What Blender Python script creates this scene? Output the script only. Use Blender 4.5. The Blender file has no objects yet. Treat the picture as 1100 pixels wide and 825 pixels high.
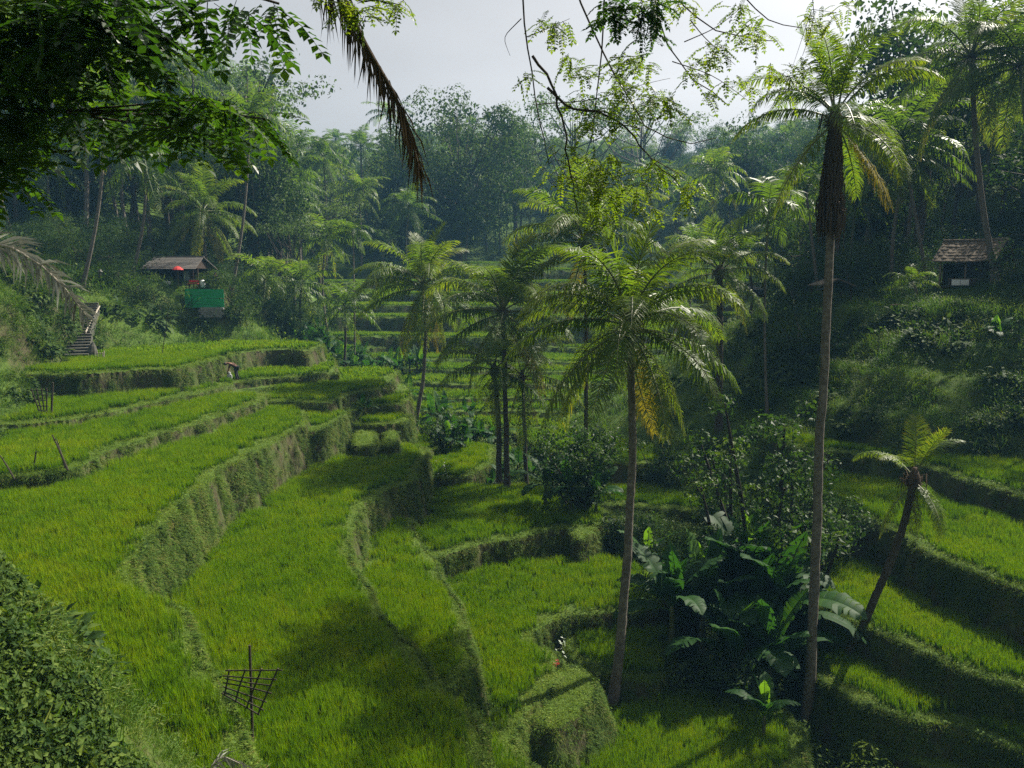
# Rice terraces in a wooded tropical valley.  Units: metres, camera at the origin looking along +Y.
import bpy, math, random
import numpy as np
from mathutils import Vector, Matrix, Euler

RNG = np.random.default_rng(7)
random.seed(7)
PI = math.pi
F0 = 863.0                    # focal length in pixels of a 1100 px wide frame
PITCH = math.radians(7.4)
CP, SP = math.cos(PITCH), math.sin(PITCH)

scene = bpy.context.scene
COL = scene.collection

# ------------------------------------------------------------------ view geometry
def ray(px, py):
    a = (px - 550.0) / F0
    b = (412.5 - py) / F0
    return np.array([a, CP + b * SP, -SP + b * CP])

def at(px, py, Y):            # point on the ray at ground distance Y
    r = ray(px, py)
    return r * (Y / r[1])

def at_z(px, py, z):          # point where the ray meets the level z
    r = ray(px, py)
    return r * (z / r[2])

# ------------------------------------------------------------------ scene objects
def thing(name, label, cat, loc=(0, 0, 0), rotz=0.0, group=None):
    o = bpy.data.objects.new(name, None)
    o.empty_display_size = 0.3
    COL.objects.link(o)
    o.location = loc
    o.rotation_euler = (0, 0, rotz)
    tag(o, label, cat, group)
    return o

def tag(o, label=None, cat=None, group=None, kind=None):
    if label: o['label'] = label
    if cat: o['category'] = cat
    if group: o['group'] = group
    if kind: o['kind'] = kind
    return o

def link(name, me, parent=None, loc=None, rot=None, scale=None):
    o = bpy.data.objects.new(name, me)
    COL.objects.link(o)
    if parent is not None: o.parent = parent
    if loc is not None: o.location = loc
    if rot is not None: o.rotation_euler = rot
    if scale is not None: o.scale = (scale,) * 3 if np.isscalar(scale) else scale
    return o

class MB:
    """Collects vertices, quads and triangles (plus one float per vertex) and makes ONE mesh."""
    def __init__(s):
        s.v, s.q, s.t, s.a, s.n = [], [], [], [], 0
        s.qm, s.tm = [], []
    def add(s, v, q=None, t=None, a=0.5, m=0):
        v = np.asarray(v, float).reshape(-1, 3)
        s.v.append(v)
        s.a.append(np.broadcast_to(np.asarray(a, float), (len(v),)).copy())
        if q is not None and len(q):
            q = np.asarray(q, int).reshape(-1, 4); s.q.append(q + s.n); s.qm.append(np.full(len(q), m))
        if t is not None and len(t):
            t = np.asarray(t, int).reshape(-1, 3); s.t.append(t + s.n); s.tm.append(np.full(len(t), m))
        s.n += len(v)
    def box(s, c, size, rot=None, a=0.5, m=0):
        x, y, z = [k / 2 for k in size]
        v = np.array([[-x,-y,-z],[x,-y,-z],[x,y,-z],[-x,y,-z],[-x,-y,z],[x,-y,z],[x,y,z],[-x,y,z]])
        if rot is not None: v = v @ np.array(Euler(rot).to_matrix()).T
        s.add(v + np.asarray(c), [[0,3,2,1],[4,5,6,7],[0,1,5,4],[1,2,6,5],[2,3,7,6],[3,0,4,7]], a=a, m=m)
    def tube(s, pts, r, k=8, a=0.5, cap=True, m=0):
        pts = np.asarray(pts, float); n = len(pts)
        r = np.broadcast_to(np.asarray(r, float), (n,))
        tg = np.gradient(pts, axis=0)
        tg /= np.linalg.norm(tg, axis=1)[:, None] + 1e-9
        ref = np.array([0.31, 0.95, 0.05]) if abs(tg[:, 2]).mean() > 0.6 else np.array([0.03, 0.05, 1.0])
        u = np.cross(tg, ref); u /= np.linalg.norm(u, axis=1)[:, None] + 1e-9
        w = np.cross(tg, u)
        th = np.linspace(0, 2 * PI, k, endpoint=False)
        v = pts[:, None, :] + r[:, None, None] * (np.cos(th)[None, :, None] * u[:, None, :] + np.sin(th)[None, :, None] * w[:, None, :])
        i = np.arange(n - 1)[:, None] * k; j = np.arange(k)[None, :]; j2 = (j + 1) % k
        q = np.stack([i + j, i + j2, i + k + j2, i + k + j], -1).reshape(-1, 4)
        v = v.reshape(-1, 3)
        t = []
        if cap:
            v = np.vstack([v, pts[0], pts[-1]])
            c0, c1 = n * k, n * k + 1
            for jj in range(k):
                t.append([c0, (jj + 1) % k, jj]); t.append([c1, (n - 1) * k + jj, (n - 1) * k + (jj + 1) % k])
        aa = a if np.isscalar(a) else np.concatenate([np.repeat(a, k), [a[0], a[-1]] if cap else []])
        s.add(v, q, t, aa, m)
    def mesh(s, name, mats, smooth=False):
        me = bpy.data.meshes.new(name)
        v = np.concatenate(s.v) if s.v else np.zeros((0, 3))
        q = np.concatenate(s.q) if s.q else np.zeros((0, 4), int)
        t = np.concatenate(s.t) if s.t else np.zeros((0, 3), int)
        nq, nt = len(q), len(t)
        me.vertices.add(len(v)); me.vertices.foreach_set('co', v.ravel().astype(np.float32))
        me.loops.add(nq * 4 + nt * 3)
        me.loops.foreach_set('vertex_index', np.concatenate([q.ravel(), t.ravel()]).astype(np.int32))
        me.polygons.add(nq + nt)
        st = np.concatenate([np.arange(nq) * 4, nq * 4 + np.arange(nt) * 3])
        me.polygons.foreach_set('loop_start', st.astype(np.int32))
        mi = np.concatenate([np.concatenate(s.qm) if s.qm else np.zeros(0, int), np.concatenate(s.tm) if s.tm else np.zeros(0, int)])
        if not isinstance(mats, (list, tuple)): mats = [mats]
        for m in mats: me.materials.append(m)
        me.update(calc_edges=True)
        me.polygons.foreach_set('material_index', mi.astype(np.int32))
        me.polygons.foreach_set('use_smooth', np.full(nq + nt, smooth))
        at_ = me.attributes.new('tint', 'FLOAT', 'POINT')
        at_.data.foreach_set('value', np.concatenate(s.a).astype(np.float32) if s.a else np.zeros(0, np.float32))
        me.validate()
        return me
    def build(s, name, mats, parent=None, smooth=False, **k):
        return link(name, s.mesh(name, mats, smooth), parent, **k)

# ------------------------------------------------------------------ materials
def nodes(mat):
    mat.use_nodes = True
    nt = mat.node_tree; nt.nodes.clear()
    return nt, (lambda ty, **kw: _node(nt, ty, kw)), (lambda a, b: nt.links.new(a, b))

def _node(nt, ty, kw):
    n = nt.nodes.new(ty)
    for k, v in kw.items():
        if k == 'inp':
            for kk, vv in v.items(): n.inputs[kk].default_value = vv
        else: setattr(n, k, v)
    return n

def ramp(n, stops):
    cr = n.color_ramp
    while len(cr.elements) < len(stops): cr.elements.new(0.5)
    for e, (p, c) in zip(cr.elements, stops):
        e.position = p; e.color = (*c, 1)

def leaf_mat(name, stops, trans, tmix=0.4, rough=0.45, spec=0.35, inst=0.35, patch=0.0, patch_scale=0.12):
    """Leaves: colour by the per-leaf tint and per-plant random number, light passes through them."""
    m = bpy.data.materials.new(name); nt, N, L = nodes(m)
    a = N('ShaderNodeAttribute', attribute_name='tint')
    oi = N('ShaderNodeObjectInfo')
    ma = N('ShaderNodeMath', operation='MULTIPLY_ADD', inp={1: inst, 2: -inst / 2}); L(oi.outputs['Random'], ma.inputs[0])
    ad = N('ShaderNodeMath', operation='ADD'); L(a.outputs['Fac'], ad.inputs[0]); L(ma.outputs[0], ad.inputs[1])
    src = ad
    if patch:
        g = N('ShaderNodeNewGeometry')
        nz = N('ShaderNodeTexNoise', inp={'Scale': patch_scale, 'Detail': 3.0}); L(g.outputs['Position'], nz.inputs['Vector'])
        m2 = N('ShaderNodeMath', operation='MULTIPLY_ADD', inp={1: patch * 2, 2: -patch}); L(nz.outputs['Fac'], m2.inputs[0])
        a2 = N('ShaderNodeMath', operation='ADD'); L(src.outputs[0], a2.inputs[0]); L(m2.outputs[0], a2.inputs[1]); src = a2
    cr = N('ShaderNodeValToRGB'); ramp(cr, stops); L(src.outputs[0], cr.inputs['Fac'])
    p = N('ShaderNodeBsdfPrincipled', inp={'Roughness': rough, 'Specular IOR Level': spec}); L(cr.outputs['Color'], p.inputs['Base Color'])
    out = N('ShaderNodeOutputMaterial')
    if tmix > 0:
        mx = N('ShaderNodeMix', data_type='RGBA', blend_type='MULTIPLY', inp={0: 1.0}); mx.inputs[7].default_value = (*trans, 1)
        L(cr.outputs['Color'], mx.inputs[6])
        tr = N('ShaderNodeBsdfTranslucent'); L(mx.outputs[2], tr.inputs['Color'])
        ms = N('ShaderNodeMixShader', inp={0: tmix}); L(p.outputs[0], ms.inputs[1]); L(tr.outputs[0], ms.inputs[2]); L(ms.outputs[0], out.inputs['Surface'])
    else:
        L(p.outputs[0], out.inputs['Surface'])
    return m

def solid_mat(name, c1, c2, scale=8.0, rough=0.85, stretch=(1, 1, 1), bump=0.3, spec=0.2, detail=6, coord='Object'):
    m = bpy.data.materials.new(name); nt, N, L = nodes(m)
    tc = N('ShaderNodeTexCoord')
    mp = N('ShaderNodeMapping'); mp.inputs['Scale'].default_value = stretch; L(tc.outputs[coord], mp.inputs['Vector'])
    nz = N('ShaderNodeTexNoise', inp={'Scale': scale, 'Detail': detail, 'Roughness': 0.65}); L(mp.outputs[0], nz.inputs['Vector'])
    cr = N('ShaderNodeValToRGB'); ramp(cr, [(0.3, c1), (0.7, c2)]); L(nz.outputs['Fac'], cr.inputs['Fac'])
    p = N('ShaderNodeBsdfPrincipled', inp={'Roughness': rough, 'Specular IOR Level': spec}); L(cr.outputs['Color'], p.inputs['Base Color'])
    if bump:
        b = N('ShaderNodeBump', inp={'Strength': bump, 'Distance': 0.03}); L(nz.outputs['Fac'], b.inputs['Height']); L(b.outputs[0], p.inputs['Normal'])
    out = N('ShaderNodeOutputMaterial'); L(p.outputs[0], out.inputs['Surface'])
    return m

def trunk_mat(name, c1, c2, rings=14.0):
    m = bpy.data.materials.new(name); nt, N, L = nodes(m)
    tc = N('ShaderNodeTexCoord')
    wv = N('ShaderNodeTexWave', wave_type='BANDS', bands_direction='Z', inp={'Scale': rings, 'Distortion': 1.6, 'Detail': 2.0, 'Detail Scale': 1.5})
    L(tc.outputs['Object'], wv.inputs['Vector'])
    nz = N('ShaderNodeTexNoise', inp={'Scale': 5.0, 'Detail': 8.0, 'Roughness': 0.75}); L(tc.outputs['Object'], nz.inputs['Vector'])
    mu = N('ShaderNodeMath', operation='MULTIPLY_ADD', inp={1: 0.3, 2: -0.1}); L(wv.outputs['Fac'], mu.inputs[0])
    ad = N('ShaderNodeMath', operation='ADD'); L(mu.outputs[0], ad.inputs[0]); L(nz.outputs['Fac'], ad.inputs[1])
    cr = N('ShaderNodeValToRGB'); ramp(cr, [(0.32, c1), (0.58, tuple(.5 * (a + b) for a, b in zip(c1, c2))), (0.72, c2), (0.86, tuple(min(.5, 1.7 * b) for b in c2))]); L(ad.outputs[0], cr.inputs['Fac'])
    p = N('ShaderNodeBsdfPrincipled', inp={'Roughness': 0.9, 'Specular IOR Level': 0.15}); L(cr.outputs['Color'], p.inputs['Base Color'])
    b = N('ShaderNodeBump', inp={'Strength': 0.7, 'Distance': 0.03}); L(ad.outputs[0], b.inputs['Height']); L(b.outputs[0], p.inputs['Normal'])
    out = N('ShaderNodeOutputMaterial'); L(p.outputs[0], out.inputs['Surface'])
    return m

def plain_mat(name, c, rough=0.7, spec=0.3):
    c = np.array(c)
    return solid_mat(name, tuple(c * 0.8), tuple(c * 1.12), 14.0, rough, bump=0.1, spec=spec)

M = {}
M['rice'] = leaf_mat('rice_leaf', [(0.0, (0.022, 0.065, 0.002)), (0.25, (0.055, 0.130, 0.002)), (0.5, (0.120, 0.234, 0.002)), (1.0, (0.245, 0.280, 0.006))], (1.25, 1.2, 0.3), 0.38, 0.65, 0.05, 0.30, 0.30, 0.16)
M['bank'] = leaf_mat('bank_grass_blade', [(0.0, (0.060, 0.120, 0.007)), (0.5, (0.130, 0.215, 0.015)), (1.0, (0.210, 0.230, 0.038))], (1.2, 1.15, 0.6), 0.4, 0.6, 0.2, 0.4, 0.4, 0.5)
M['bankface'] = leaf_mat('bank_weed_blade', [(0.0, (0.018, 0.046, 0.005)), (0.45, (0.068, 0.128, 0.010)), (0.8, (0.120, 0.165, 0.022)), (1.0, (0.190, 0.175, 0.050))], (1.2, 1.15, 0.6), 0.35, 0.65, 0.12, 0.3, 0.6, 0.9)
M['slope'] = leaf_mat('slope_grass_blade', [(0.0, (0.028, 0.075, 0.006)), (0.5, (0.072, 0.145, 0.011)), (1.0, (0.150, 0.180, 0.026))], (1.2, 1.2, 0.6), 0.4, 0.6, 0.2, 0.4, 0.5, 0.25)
M['palm'] = leaf_mat('palm_leaflet', [(0.0, (0.024, 0.052, 0.009)), (0.5, (0.062, 0.112, 0.013)), (0.8, (0.125, 0.160, 0.020)), (1.0, (0.26, 0.19, 0.025))], (1.9, 1.9, 0.5), 0.46, 0.46, 0.26, 0.2)
M['palm_old'] = leaf_mat('withered_palm_leaflet', [(0.0, (0.07, 0.075, 0.015)), (0.5, (0.17, 0.155, 0.022)), (1.0, (0.28, 0.20, 0.03))], (1.3, 1.2, 0.4), 0.45, 0.5, 0.2, 0.2)
M['palm_dead'] = leaf_mat('dead_palm_leaflet', [(0.0, (0.016, 0.012, 0.008)), (0.5, (0.036, 0.027, 0.018)), (1.0, (0.08, 0.06, 0.04))], (1.0, 0.9, 0.7), 0.15, 0.8, 0.1, 0.2)
M['rachis'] = plain_mat('palm_rachis', (0.10, 0.11, 0.035), 0.5)
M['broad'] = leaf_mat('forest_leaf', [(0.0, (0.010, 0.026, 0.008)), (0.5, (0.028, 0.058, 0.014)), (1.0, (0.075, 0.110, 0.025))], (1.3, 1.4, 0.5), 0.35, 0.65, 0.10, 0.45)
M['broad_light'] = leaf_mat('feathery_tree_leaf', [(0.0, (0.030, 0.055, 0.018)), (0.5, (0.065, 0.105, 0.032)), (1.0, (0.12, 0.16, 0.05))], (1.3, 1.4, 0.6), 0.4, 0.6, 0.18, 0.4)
M['glossy'] = leaf_mat('glossy_leaf', [(0.0, (0.012, 0.030, 0.010)), (0.5, (0.028, 0.060, 0.014)), (1.0, (0.075, 0.115, 0.020))], (1.6, 1.7, 0.5), 0.32, 0.55, 0.2, 0.2)
M['bushleaf'] = leaf_mat('bush_leaf', [(0.0, (0.010, 0.028, 0.006)), (0.5, (0.032, 0.066, 0.012)), (1.0, (0.105, 0.150, 0.024))], (1.4, 1.4, 0.5), 0.3, 0.62, 0.09, 0.2)
M['banana'] = leaf_mat('banana_leaf', [(0.0, (0.010, 0.032, 0.008)), (0.5, (0.020, 0.064, 0.011)), (1.0, (0.110, 0.210, 0.020))], (1.6, 1.7, 0.5), 0.40, 0.55, 0.14, 0.3)
M['pinnate_dark'] = leaf_mat('pinnate_leaflet', [(0.0, (0.010, 0.026, 0.006)), (0.5, (0.022, 0.055, 0.010)), (1.0, (0.08, 0.13, 0.02))], (1.7, 1.9, 0.5), 0.45, 0.4, 0.4, 0.1)
M['pinnate_yellow'] = leaf_mat('young_leaflet', [(0.0, (0.045, 0.085, 0.010)), (0.5, (0.095, 0.150, 0.014)), (1.0, (0.20, 0.23, 0.022))], (1.5, 1.5, 0.5), 0.55, 0.45, 0.3, 0.1)  # yellow-green leaflets, paler than the dark pinnate kind
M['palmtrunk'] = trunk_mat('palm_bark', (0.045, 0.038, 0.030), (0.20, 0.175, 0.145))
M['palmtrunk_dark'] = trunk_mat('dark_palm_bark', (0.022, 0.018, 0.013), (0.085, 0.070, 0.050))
M['bark'] = solid_mat('tree_bark', (0.030, 0.024, 0.018), (0.13, 0.11, 0.085), 3.0, 0.9, (3, 3, 0.6), 0.6)
M['twig'] = solid_mat('twig_bark', (0.014, 0.011, 0.009), (0.045, 0.036, 0.028), 12.0, 0.9, bump=0.2)
M['fibre'] = solid_mat('dead_fibre', (0.018, 0.012, 0.008), (0.10, 0.07, 0.045), 10.0, 0.95, (4, 4, 0.5), 0.5)
M['pseudostem'] = solid_mat('banana_stem', (0.035, 0.040, 0.015), (0.09, 0.10, 0.035), 5.0, 0.6, (3, 3, 0.5), 0.2)
M['bamboo_dark'] = solid_mat('weathered_bamboo', (0.020, 0.016, 0.012), (0.07, 0.058, 0.042), 20.0, 0.85)
M['bamboo_pale'] = solid_mat('pale_bamboo', (0.22, 0.19, 0.15), (0.42, 0.38, 0.31), 20.0, 0.8)
M['thatch'] = solid_mat('thatch', (0.055, 0.044, 0.032), (0.17, 0.135, 0.10), 9.0, 0.95, (7, 0.8, 0.8), 0.9)
M['shingle'] = solid_mat('grey_shingle', (0.055, 0.050, 0.046), (0.17, 0.155, 0.14), 6.0, 0.9, (1, 4, 4), 0.6)
M['wood_dark'] = solid_mat('dark_timber', (0.018, 0.012, 0.009), (0.065, 0.045, 0.032), 6.0, 0.8, (6, 6, 0.6), 0.3)
M['wood'] = solid_mat('worn_timber', (0.10, 0.075, 0.05), (0.24, 0.18, 0.12), 6.0, 0.8, (6, 6, 0.6), 0.3)
M['stone'] = solid_mat('grey_block_stone', (0.12, 0.12, 0.11), (0.32, 0.31, 0.29), 4.0, 0.95)
M['stone_dark'] = solid_mat('mossy_step_stone', (0.035, 0.036, 0.028), (0.12, 0.115, 0.095), 4.0, 0.95)
M['green_paint'] = solid_mat('green_painted_board', (0.008, 0.20, 0.065), (0.018, 0.38, 0.13), 3.0, 0.6, (0.6, 0.6, 5), 0.1)
M['red_cloth'] = plain_mat('red_cloth', (0.40, 0.03, 0.028), 0.8)
M['white'] = plain_mat('white_board', (0.72, 0.73, 0.75), 0.5)
M['dark_cloth'] = plain_mat('dark_cloth', (0.025, 0.025, 0.030), 0.9)
M['brown_cloth'] = plain_mat('brown_cloth', (0.07, 0.035, 0.022), 0.9)
M['blue_cloth'] = plain_mat('navy_cloth', (0.02, 0.03, 0.07), 0.9)
M['pale_cloth'] = plain_mat('pale_cloth', (0.5, 0.5, 0.52), 0.9)
M['skin'] = plain_mat('skin', (0.22, 0.11, 0.07), 0.6)
M['hair'] = plain_mat('hair', (0.012, 0.010, 0.009), 0.5)
M['straw'] = plain_mat('straw_hat', (0.45, 0.36, 0.22), 0.9)
M['glass'] = plain_mat('pale_window', (0.30, 0.36, 0.42), 0.2, 0.6)
M['red_leaf'] = leaf_mat('red_leaf', [(0.0, (0.20, 0.02, 0.015)), (1.0, (0.45, 0.06, 0.03))], (1.2, 0.7, 0.5), 0.3)
M['pale_leaf'] = leaf_mat('pale_leaf', [(0.0, (0.16, 0.21, 0.14)), (1.0, (0.40, 0.45, 0.36))], (1.0, 1.0, 0.8), 0.3, 0.4)
SKY, HAZE, EXPOSURE, DENOISE = 0.062, 0.00036, 1.13, False
# ------------------------------------------------------------------ the land
# Each terrace: the outer lip as seen (pixel), its level (optionally a + b*Y), and plan points that close the field uphill.
def lip(pts, z, close=(), slope=None):
    out = []
    for px, py in pts:
        zz = z
        for _ in range(12):
            p = at_z(px, py, zz)
            zz = z + (slope[0] * min(0.0, p[1] - slope[1]) if slope else 0.0)
        out.append((p[0], p[1]))
    return np.array(out + list(close))

TER = []   # (name, polygon, z, slope, bank steepness, planted)
def terrace(pts, z, close, slope=None, k=4.4, plant=True):
    TER.append((lip(pts, z, close, slope), z, slope, k, plant))

# left hillside, top to bottom
terrace([(66,401),(100,400),(136,397),(190,396),(217,390),(258,378),(288,375),(318,375),(327,377)], -5.8, [(-17,73),(-40,80),(-60,60),(-46,50)])
terrace([(0,455),(45,453),(95,447),(136,438),(190,427),(231,417),(255,410),(290,405),(319,405),(345,401),(357,398),(362,402),(360,394)], -7.4, [(-18,80),(-60,80),(-60,40),(-34,38)])
terrace([(0,513),(44,509),(85,502),(126,480),(163,468),(204,458),(241,446),(272,434),(290,424),(293,417)], -7.95, [(-18,72),(-60,70),(-60,30),(-25,28)])
terrace([(314,423),(332,444),(327,457),(305,467),(272,485),(244,501),(221,519),(196,545),(177,566),(154,586),(145,604),(152,622),(170,640),(195,652),(213,690),(229,719),(244,736),(262,770),(276,800),(290,835),(300,900)], -8.7, [(-7,9),(-30,9),(-60,40),(-22,70)], (0.075, 30.0))
terrace([(331,431),(352,433),(380,422),(414,416),(419,411)], -8.2, [(-10.5,74),(-30,74),(-30,56)])
terrace([(330,463),(340,462),(357,456),(379,441),(400,436),(437,434),(440,425)], -9.1, [(-9,70),(-25,70),(-25,50)])
terrace([(395,456),(415,455),(437,453),(440,444)], -9.9, [(-9,66),(-20,66),(-20,55)])
terrace([(450,506),(453,513),(432,520),(408,530),(389,544),(381,567),(374,600),(389,622),(404,646),(420,677),(444,700),(467,724),(492,748),(513,770),(528,799),(540,830),(560,900)], -11.2, [(1,12),(-30,9),(-40,50),(-12,60),(-5.5,53)])
terrace([(453,590),(462,596),(475,618),(493,640),(501,669),(505,700),(503,722),(490,735)], -13.0, [(-14,20),(-14,45),(-6,46)])
terrace([(455,600),(465,598),(503,586),(562,576),(597,568),(612,566),(620,582),(640,570)], -13.6, [(6,46),(2,52),(-9,52),(-9,42)])
terrace([(725,648),(690,657),(640,659),(605,661),(583,670),(566,690),(585,697),(600,700),(604,712),(592,735),(572,757),(560,772),(552,790),(560,812),(590,830),(640,900)], -14.9, [(-4,15),(-10,25),(-8,42),(6,42),(9,36)])
terrace([(607,675),(640,669),(690,668),(730,672),(720,720),(700,732),(672,726),(640,722),(610,712)], -15.75, [], k=3.0)
terrace([(556,756),(580,730),(606,713),(630,722),(640,745),(628,766),(602,784),(574,776)], -15.1, [], k=1.9, plant=False)      # grassy mound
terrace([(560,800),(640,790),(655,760),(700,745),(760,735),(830,742),(858,770),(864,800),(850,830),(700,900),(600,900)], -16.6, [])
# earth blocks at the far end of the wide field
terrace([(379,479),(404,480),(405,462),(379,460)], -10.3, [(-10.0,58),(-11.5,58)], k=5, plant=False)
terrace([(410,478),(428,479),(429,462),(411,460)], -10.4, [(-8.0,57),(-9.0,57)], k=5, plant=False)
# fields of the valley floor beyond
terrace([(436,484),(448,490),(470,481),(479,471)], -12.1, [(-5,66),(-9,66),(-9,56)])
terrace([(447,508),(484,515),(515,507),(529,499),(531,480)], -12.8, [(-1.5,62),(-8,62),(-7,50)])
terrace([(660,497),(700,497),(750,498),(800,502),(860,508)], -13.0, [(20,53),(20,75),(-3,75),(3,60)])
terrace([(640,540),(690,545),(740,548),(800,556)], -14.6, [(14,44),(16,60),(2,60),(3,48)])
for y, z in ((458,-12.7),(441,-12.1),(427,-11.5),(412,-10.8),(398,-10.2)):
    terrace([(452 + (458 - y), y + 2),(520,y),(600,y + 1.5),(690,y - 1),(780,y + 2),(872,y)], z, [at_z(900, y, z)[:2] + np.array([6, 3]), (34,135),(-22,135), at_z(440, y - 3, z)[:2] + np.array([-3, 1])])
for y, Y, x0, x1 in ((386,97,330,875),(374,102,345,870),(361,105,350,865),(350,109,352,860),(340,112,352,860),(328,117,350,855),(316,122,352,850),(303,127,352,845),(290,136,350,835),(283,146,352,830)):
    z = at(550, y, Y)[2]
    ln = [at(px, y, Y + 2.2 * math.sin(px * .013 + Y) + 1.2 * math.sin(px * .04 + 2 * Y))[:2] for px in range(x0, x1 + 1, 35)]
    TER.append((np.array(ln + [at(x1, y, Y)[:2] + np.array([5, 8]), (44,185), (-44,185), at(x0, y, Y)[:2] + np.array([-5, 8])]), z, None, 2.2, True))
# right hillside, top to bottom
terrace([(870,484),(896,484),(934,490),(961,492),(1001,501),(1022,509),(1052,518),(1100,530),(1220,570)], -10.5, [(60,40),(60,60),(24,62),(17,54)])
terrace([(880,536),(905,546),(919,553),(966,572),(998,592),(1045,613),(1100,632),(1200,675)], -11.9, [(50,30),(50,60),(17,50)])
terrace([(862,645),(903,664),(943,677),(982,693),(1029,717),(1065,726),(1100,737),(1200,775)], -14.0, [(40,25),(40,50),(14,44)])
terrace([(880,728),(907,744),(951,766),(990,773),(1029,778),(1065,793),(1100,808),(1180,850)], -15.5, [(40,22),(40,40),(13,36)])
terrace([(905,790),(940,806),(985,815),(1040,840),(1100,870)], -16.7, [(40,18),(40,36),(13,33)])

# free ground: hill sides, slopes and the ground under the forest
CTL = [at(*c) for c in (
 (66,404,57),(90,388,61),(130,379,66),(200,374,70),(250,371,73),(295,367,75),(330,385,84),
 (88,372,61),(100,328,68),(130,322,72),(160,318,74),(200,344,75.4),(222,345,75.6),(242,344,75.8),(190,311,76.8),(200,311,77.4),(220,311,77.4),(240,311,77.6),(160,303,80),(215,305,83),(252,335,78),
 (0,412,47),(40,400,52),(66,388,55),(0,302,56),(45,305,61),(80,318,67),(20,350,52),(60,345,59),
 (0,270,75),(60,265,85),(110,280,85),(200,290,95),(250,300,95),(270,330,90),(300,345,96),(330,350,105),
 (0,200,120),(100,200,130),(200,220,150),(300,260,150),(330,318,122),(400,280,165),(500,270,185),(600,265,195),(700,265,195),(800,270,180),
 (300,212,300),(500,196,300),(700,200,300),(900,190,250),(1100,140,200),(0,120,200),(-250,120,150),(1350,150,150),
 (860,446,57),(900,458,52),(961,475,48),(1100,492,45.5),(1250,512,43),(850,365,67),(880,400,62),(900,345,66),(950,335,64),(1000,322,64),(1040,309,65),(1060,308,67),(1100,300,64),
 (950,396,55),(1050,393,53.5),(1100,384,53),(1050,432,50.5),(960,430,52),(1250,380,50),(1250,290,60),(870,318,80),(950,300,85),(1050,285,85),(1100,270,85),(855,330,92),(900,240,130),(1000,200,130),(1100,150,130),
 (0,690,12),(-100,600,14),(60,850,10.5),(-200,500,22),(-220,400,35),(-180,440,45),(-300,300,60),(-300,250,90))]
CTL += [np.array(p, float) for p in ((5,25,-18.2),(0,35,-18),(8,40,-17.5),(10,55,-15),(5,62,-14),(0,72,-13.4),(0,90,-14),(-15,75,-14),(-10,50,-14.5),(0,54,-14.2),(7,47,-15.3),(6,40,-16),(12,32,-17),(-8,25,-14.5),(-15,20,-11.5),(-9.3,20,-11.5),(-7.2,17,-11.2),(-12,25,-11.5),(-5.5,14,-10),(-8.6,16.5,-9),
 (-20,30,-12),(-20,45,-11),(-24,58,-10.5),(12,20,-19),(20,25,-18.5),(25,35,-17),(20,48,-14),(-5,110,-15),(15,110,-15),(0,135,-9),(-20,135,-8),(25,135,-8),(0,160,-3),(-4,12,-10),
 (0,0,-1.9),(0,3,-4.1),(0,8,-9.5),(6,10,-13),(-5,8,-8.2),(15,10,-15),(30,8,-10),(20,0,-6),(-15,5,-4.5),(-40,5,0),(50,5,-3),(0,-30,0))]
CTL = np.array(CTL)
_d = np.sqrt(((CTL[:, None, :2] - CTL[None, :, :2]) ** 2).sum(-1) + 2.0)
_n = len(CTL)
_A = np.zeros((_n + 1, _n + 1)); _A[:_n, :_n] = _d; _A[:_n, _n] = 1; _A[_n, :_n] = 1
_A[:_n, :_n] -= np.eye(_n) * 0.02
_W = np.linalg.solve(_A, np.append(CTL[:, 2], 0))

def vnoise(x, y, s, seed=0):
    """smooth value noise in -1..1"""
    g = np.random.default_rng(seed + 100).uniform(-1, 1, (128, 128))
    u, v = x / s, y / s
    i, j = np.floor(u).astype(int), np.floor(v).astype(int)
    f, h = u - i, v - j
    f, h = f * f * (3 - 2 * f), h * h * (3 - 2 * h)
    G = lambda a, b: g[a % 128, b % 128]
    return (G(i, j) * (1 - f) + G(i + 1, j) * f) * (1 - h) + (G(i, j + 1) * (1 - f) + G(i + 1, j + 1) * f) * h

def free_ground(x, y):
    out = np.full(x.shape, _W[_n])
    for (cx, cy, _), w in zip(CTL, _W[:_n]):
        out = out + w * np.sqrt((x - cx) ** 2 + (y - cy) ** 2 + 2.0)
    out = out + 0.35 * vnoise(x, y, 4.0, 1) + 0.18 * vnoise(x, y, 1.3, 2)
    # narrow grazing ledges follow the contours of the right slope
    wr = np.clip((x - 13) / 5, 0, 1) * np.clip((76 - y) / 8, 0, 1) * np.clip((y - 30) / 8, 0, 1)
    zz = out + 0.5 * vnoise(x, y, 9.0, 3)
    return out - wr * 0.95 * (2.1 / (2 * PI)) * np.sin(2 * PI * zz / 2.1)

def sdist(poly, x, y):
    """signed distance, negative inside"""
    d2 = np.full(x.shape, 1e12); ins = np.zeros(x.shape, bool)
    P = poly; Q = np.roll(poly, -1, 0)
    for (ax, ay), (bx, by) in zip(P, Q):
        ex, ey = bx - ax, by - ay
        t = np.clip(((x - ax) * ex + (y - ay) * ey) / (ex * ex + ey * ey + 1e-12), 0, 1)
        d2 = np.minimum(d2, (x - ax - t * ex) ** 2 + (y - ay - t * ey) ** 2)
        if abs(ey) > 1e-12:
            c = ((ay > y) != (by > y)) & (x < ex * (y - ay) / ey + ax)
            ins ^= c
    d = np.sqrt(d2)
    return np.where(ins, -d, d)

def smooth_poly(p, n=2):
    """round the corners a little"""
    for _ in range(n):
        q = np.roll(p, -1, 0)
        L = np.linalg.norm(q - p, axis=1)[:, None]
        f = np.minimum(0.25, 0.8 / np.maximum(L, 1e-6))
        p = np.stack([p + (q - p) * f, q - (q - p) * f], 1).reshape(-1, 2)
    return p

for i, T in enumerate(TER):
    TER[i] = (smooth_poly(T[0]),) + T[1:]

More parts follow.
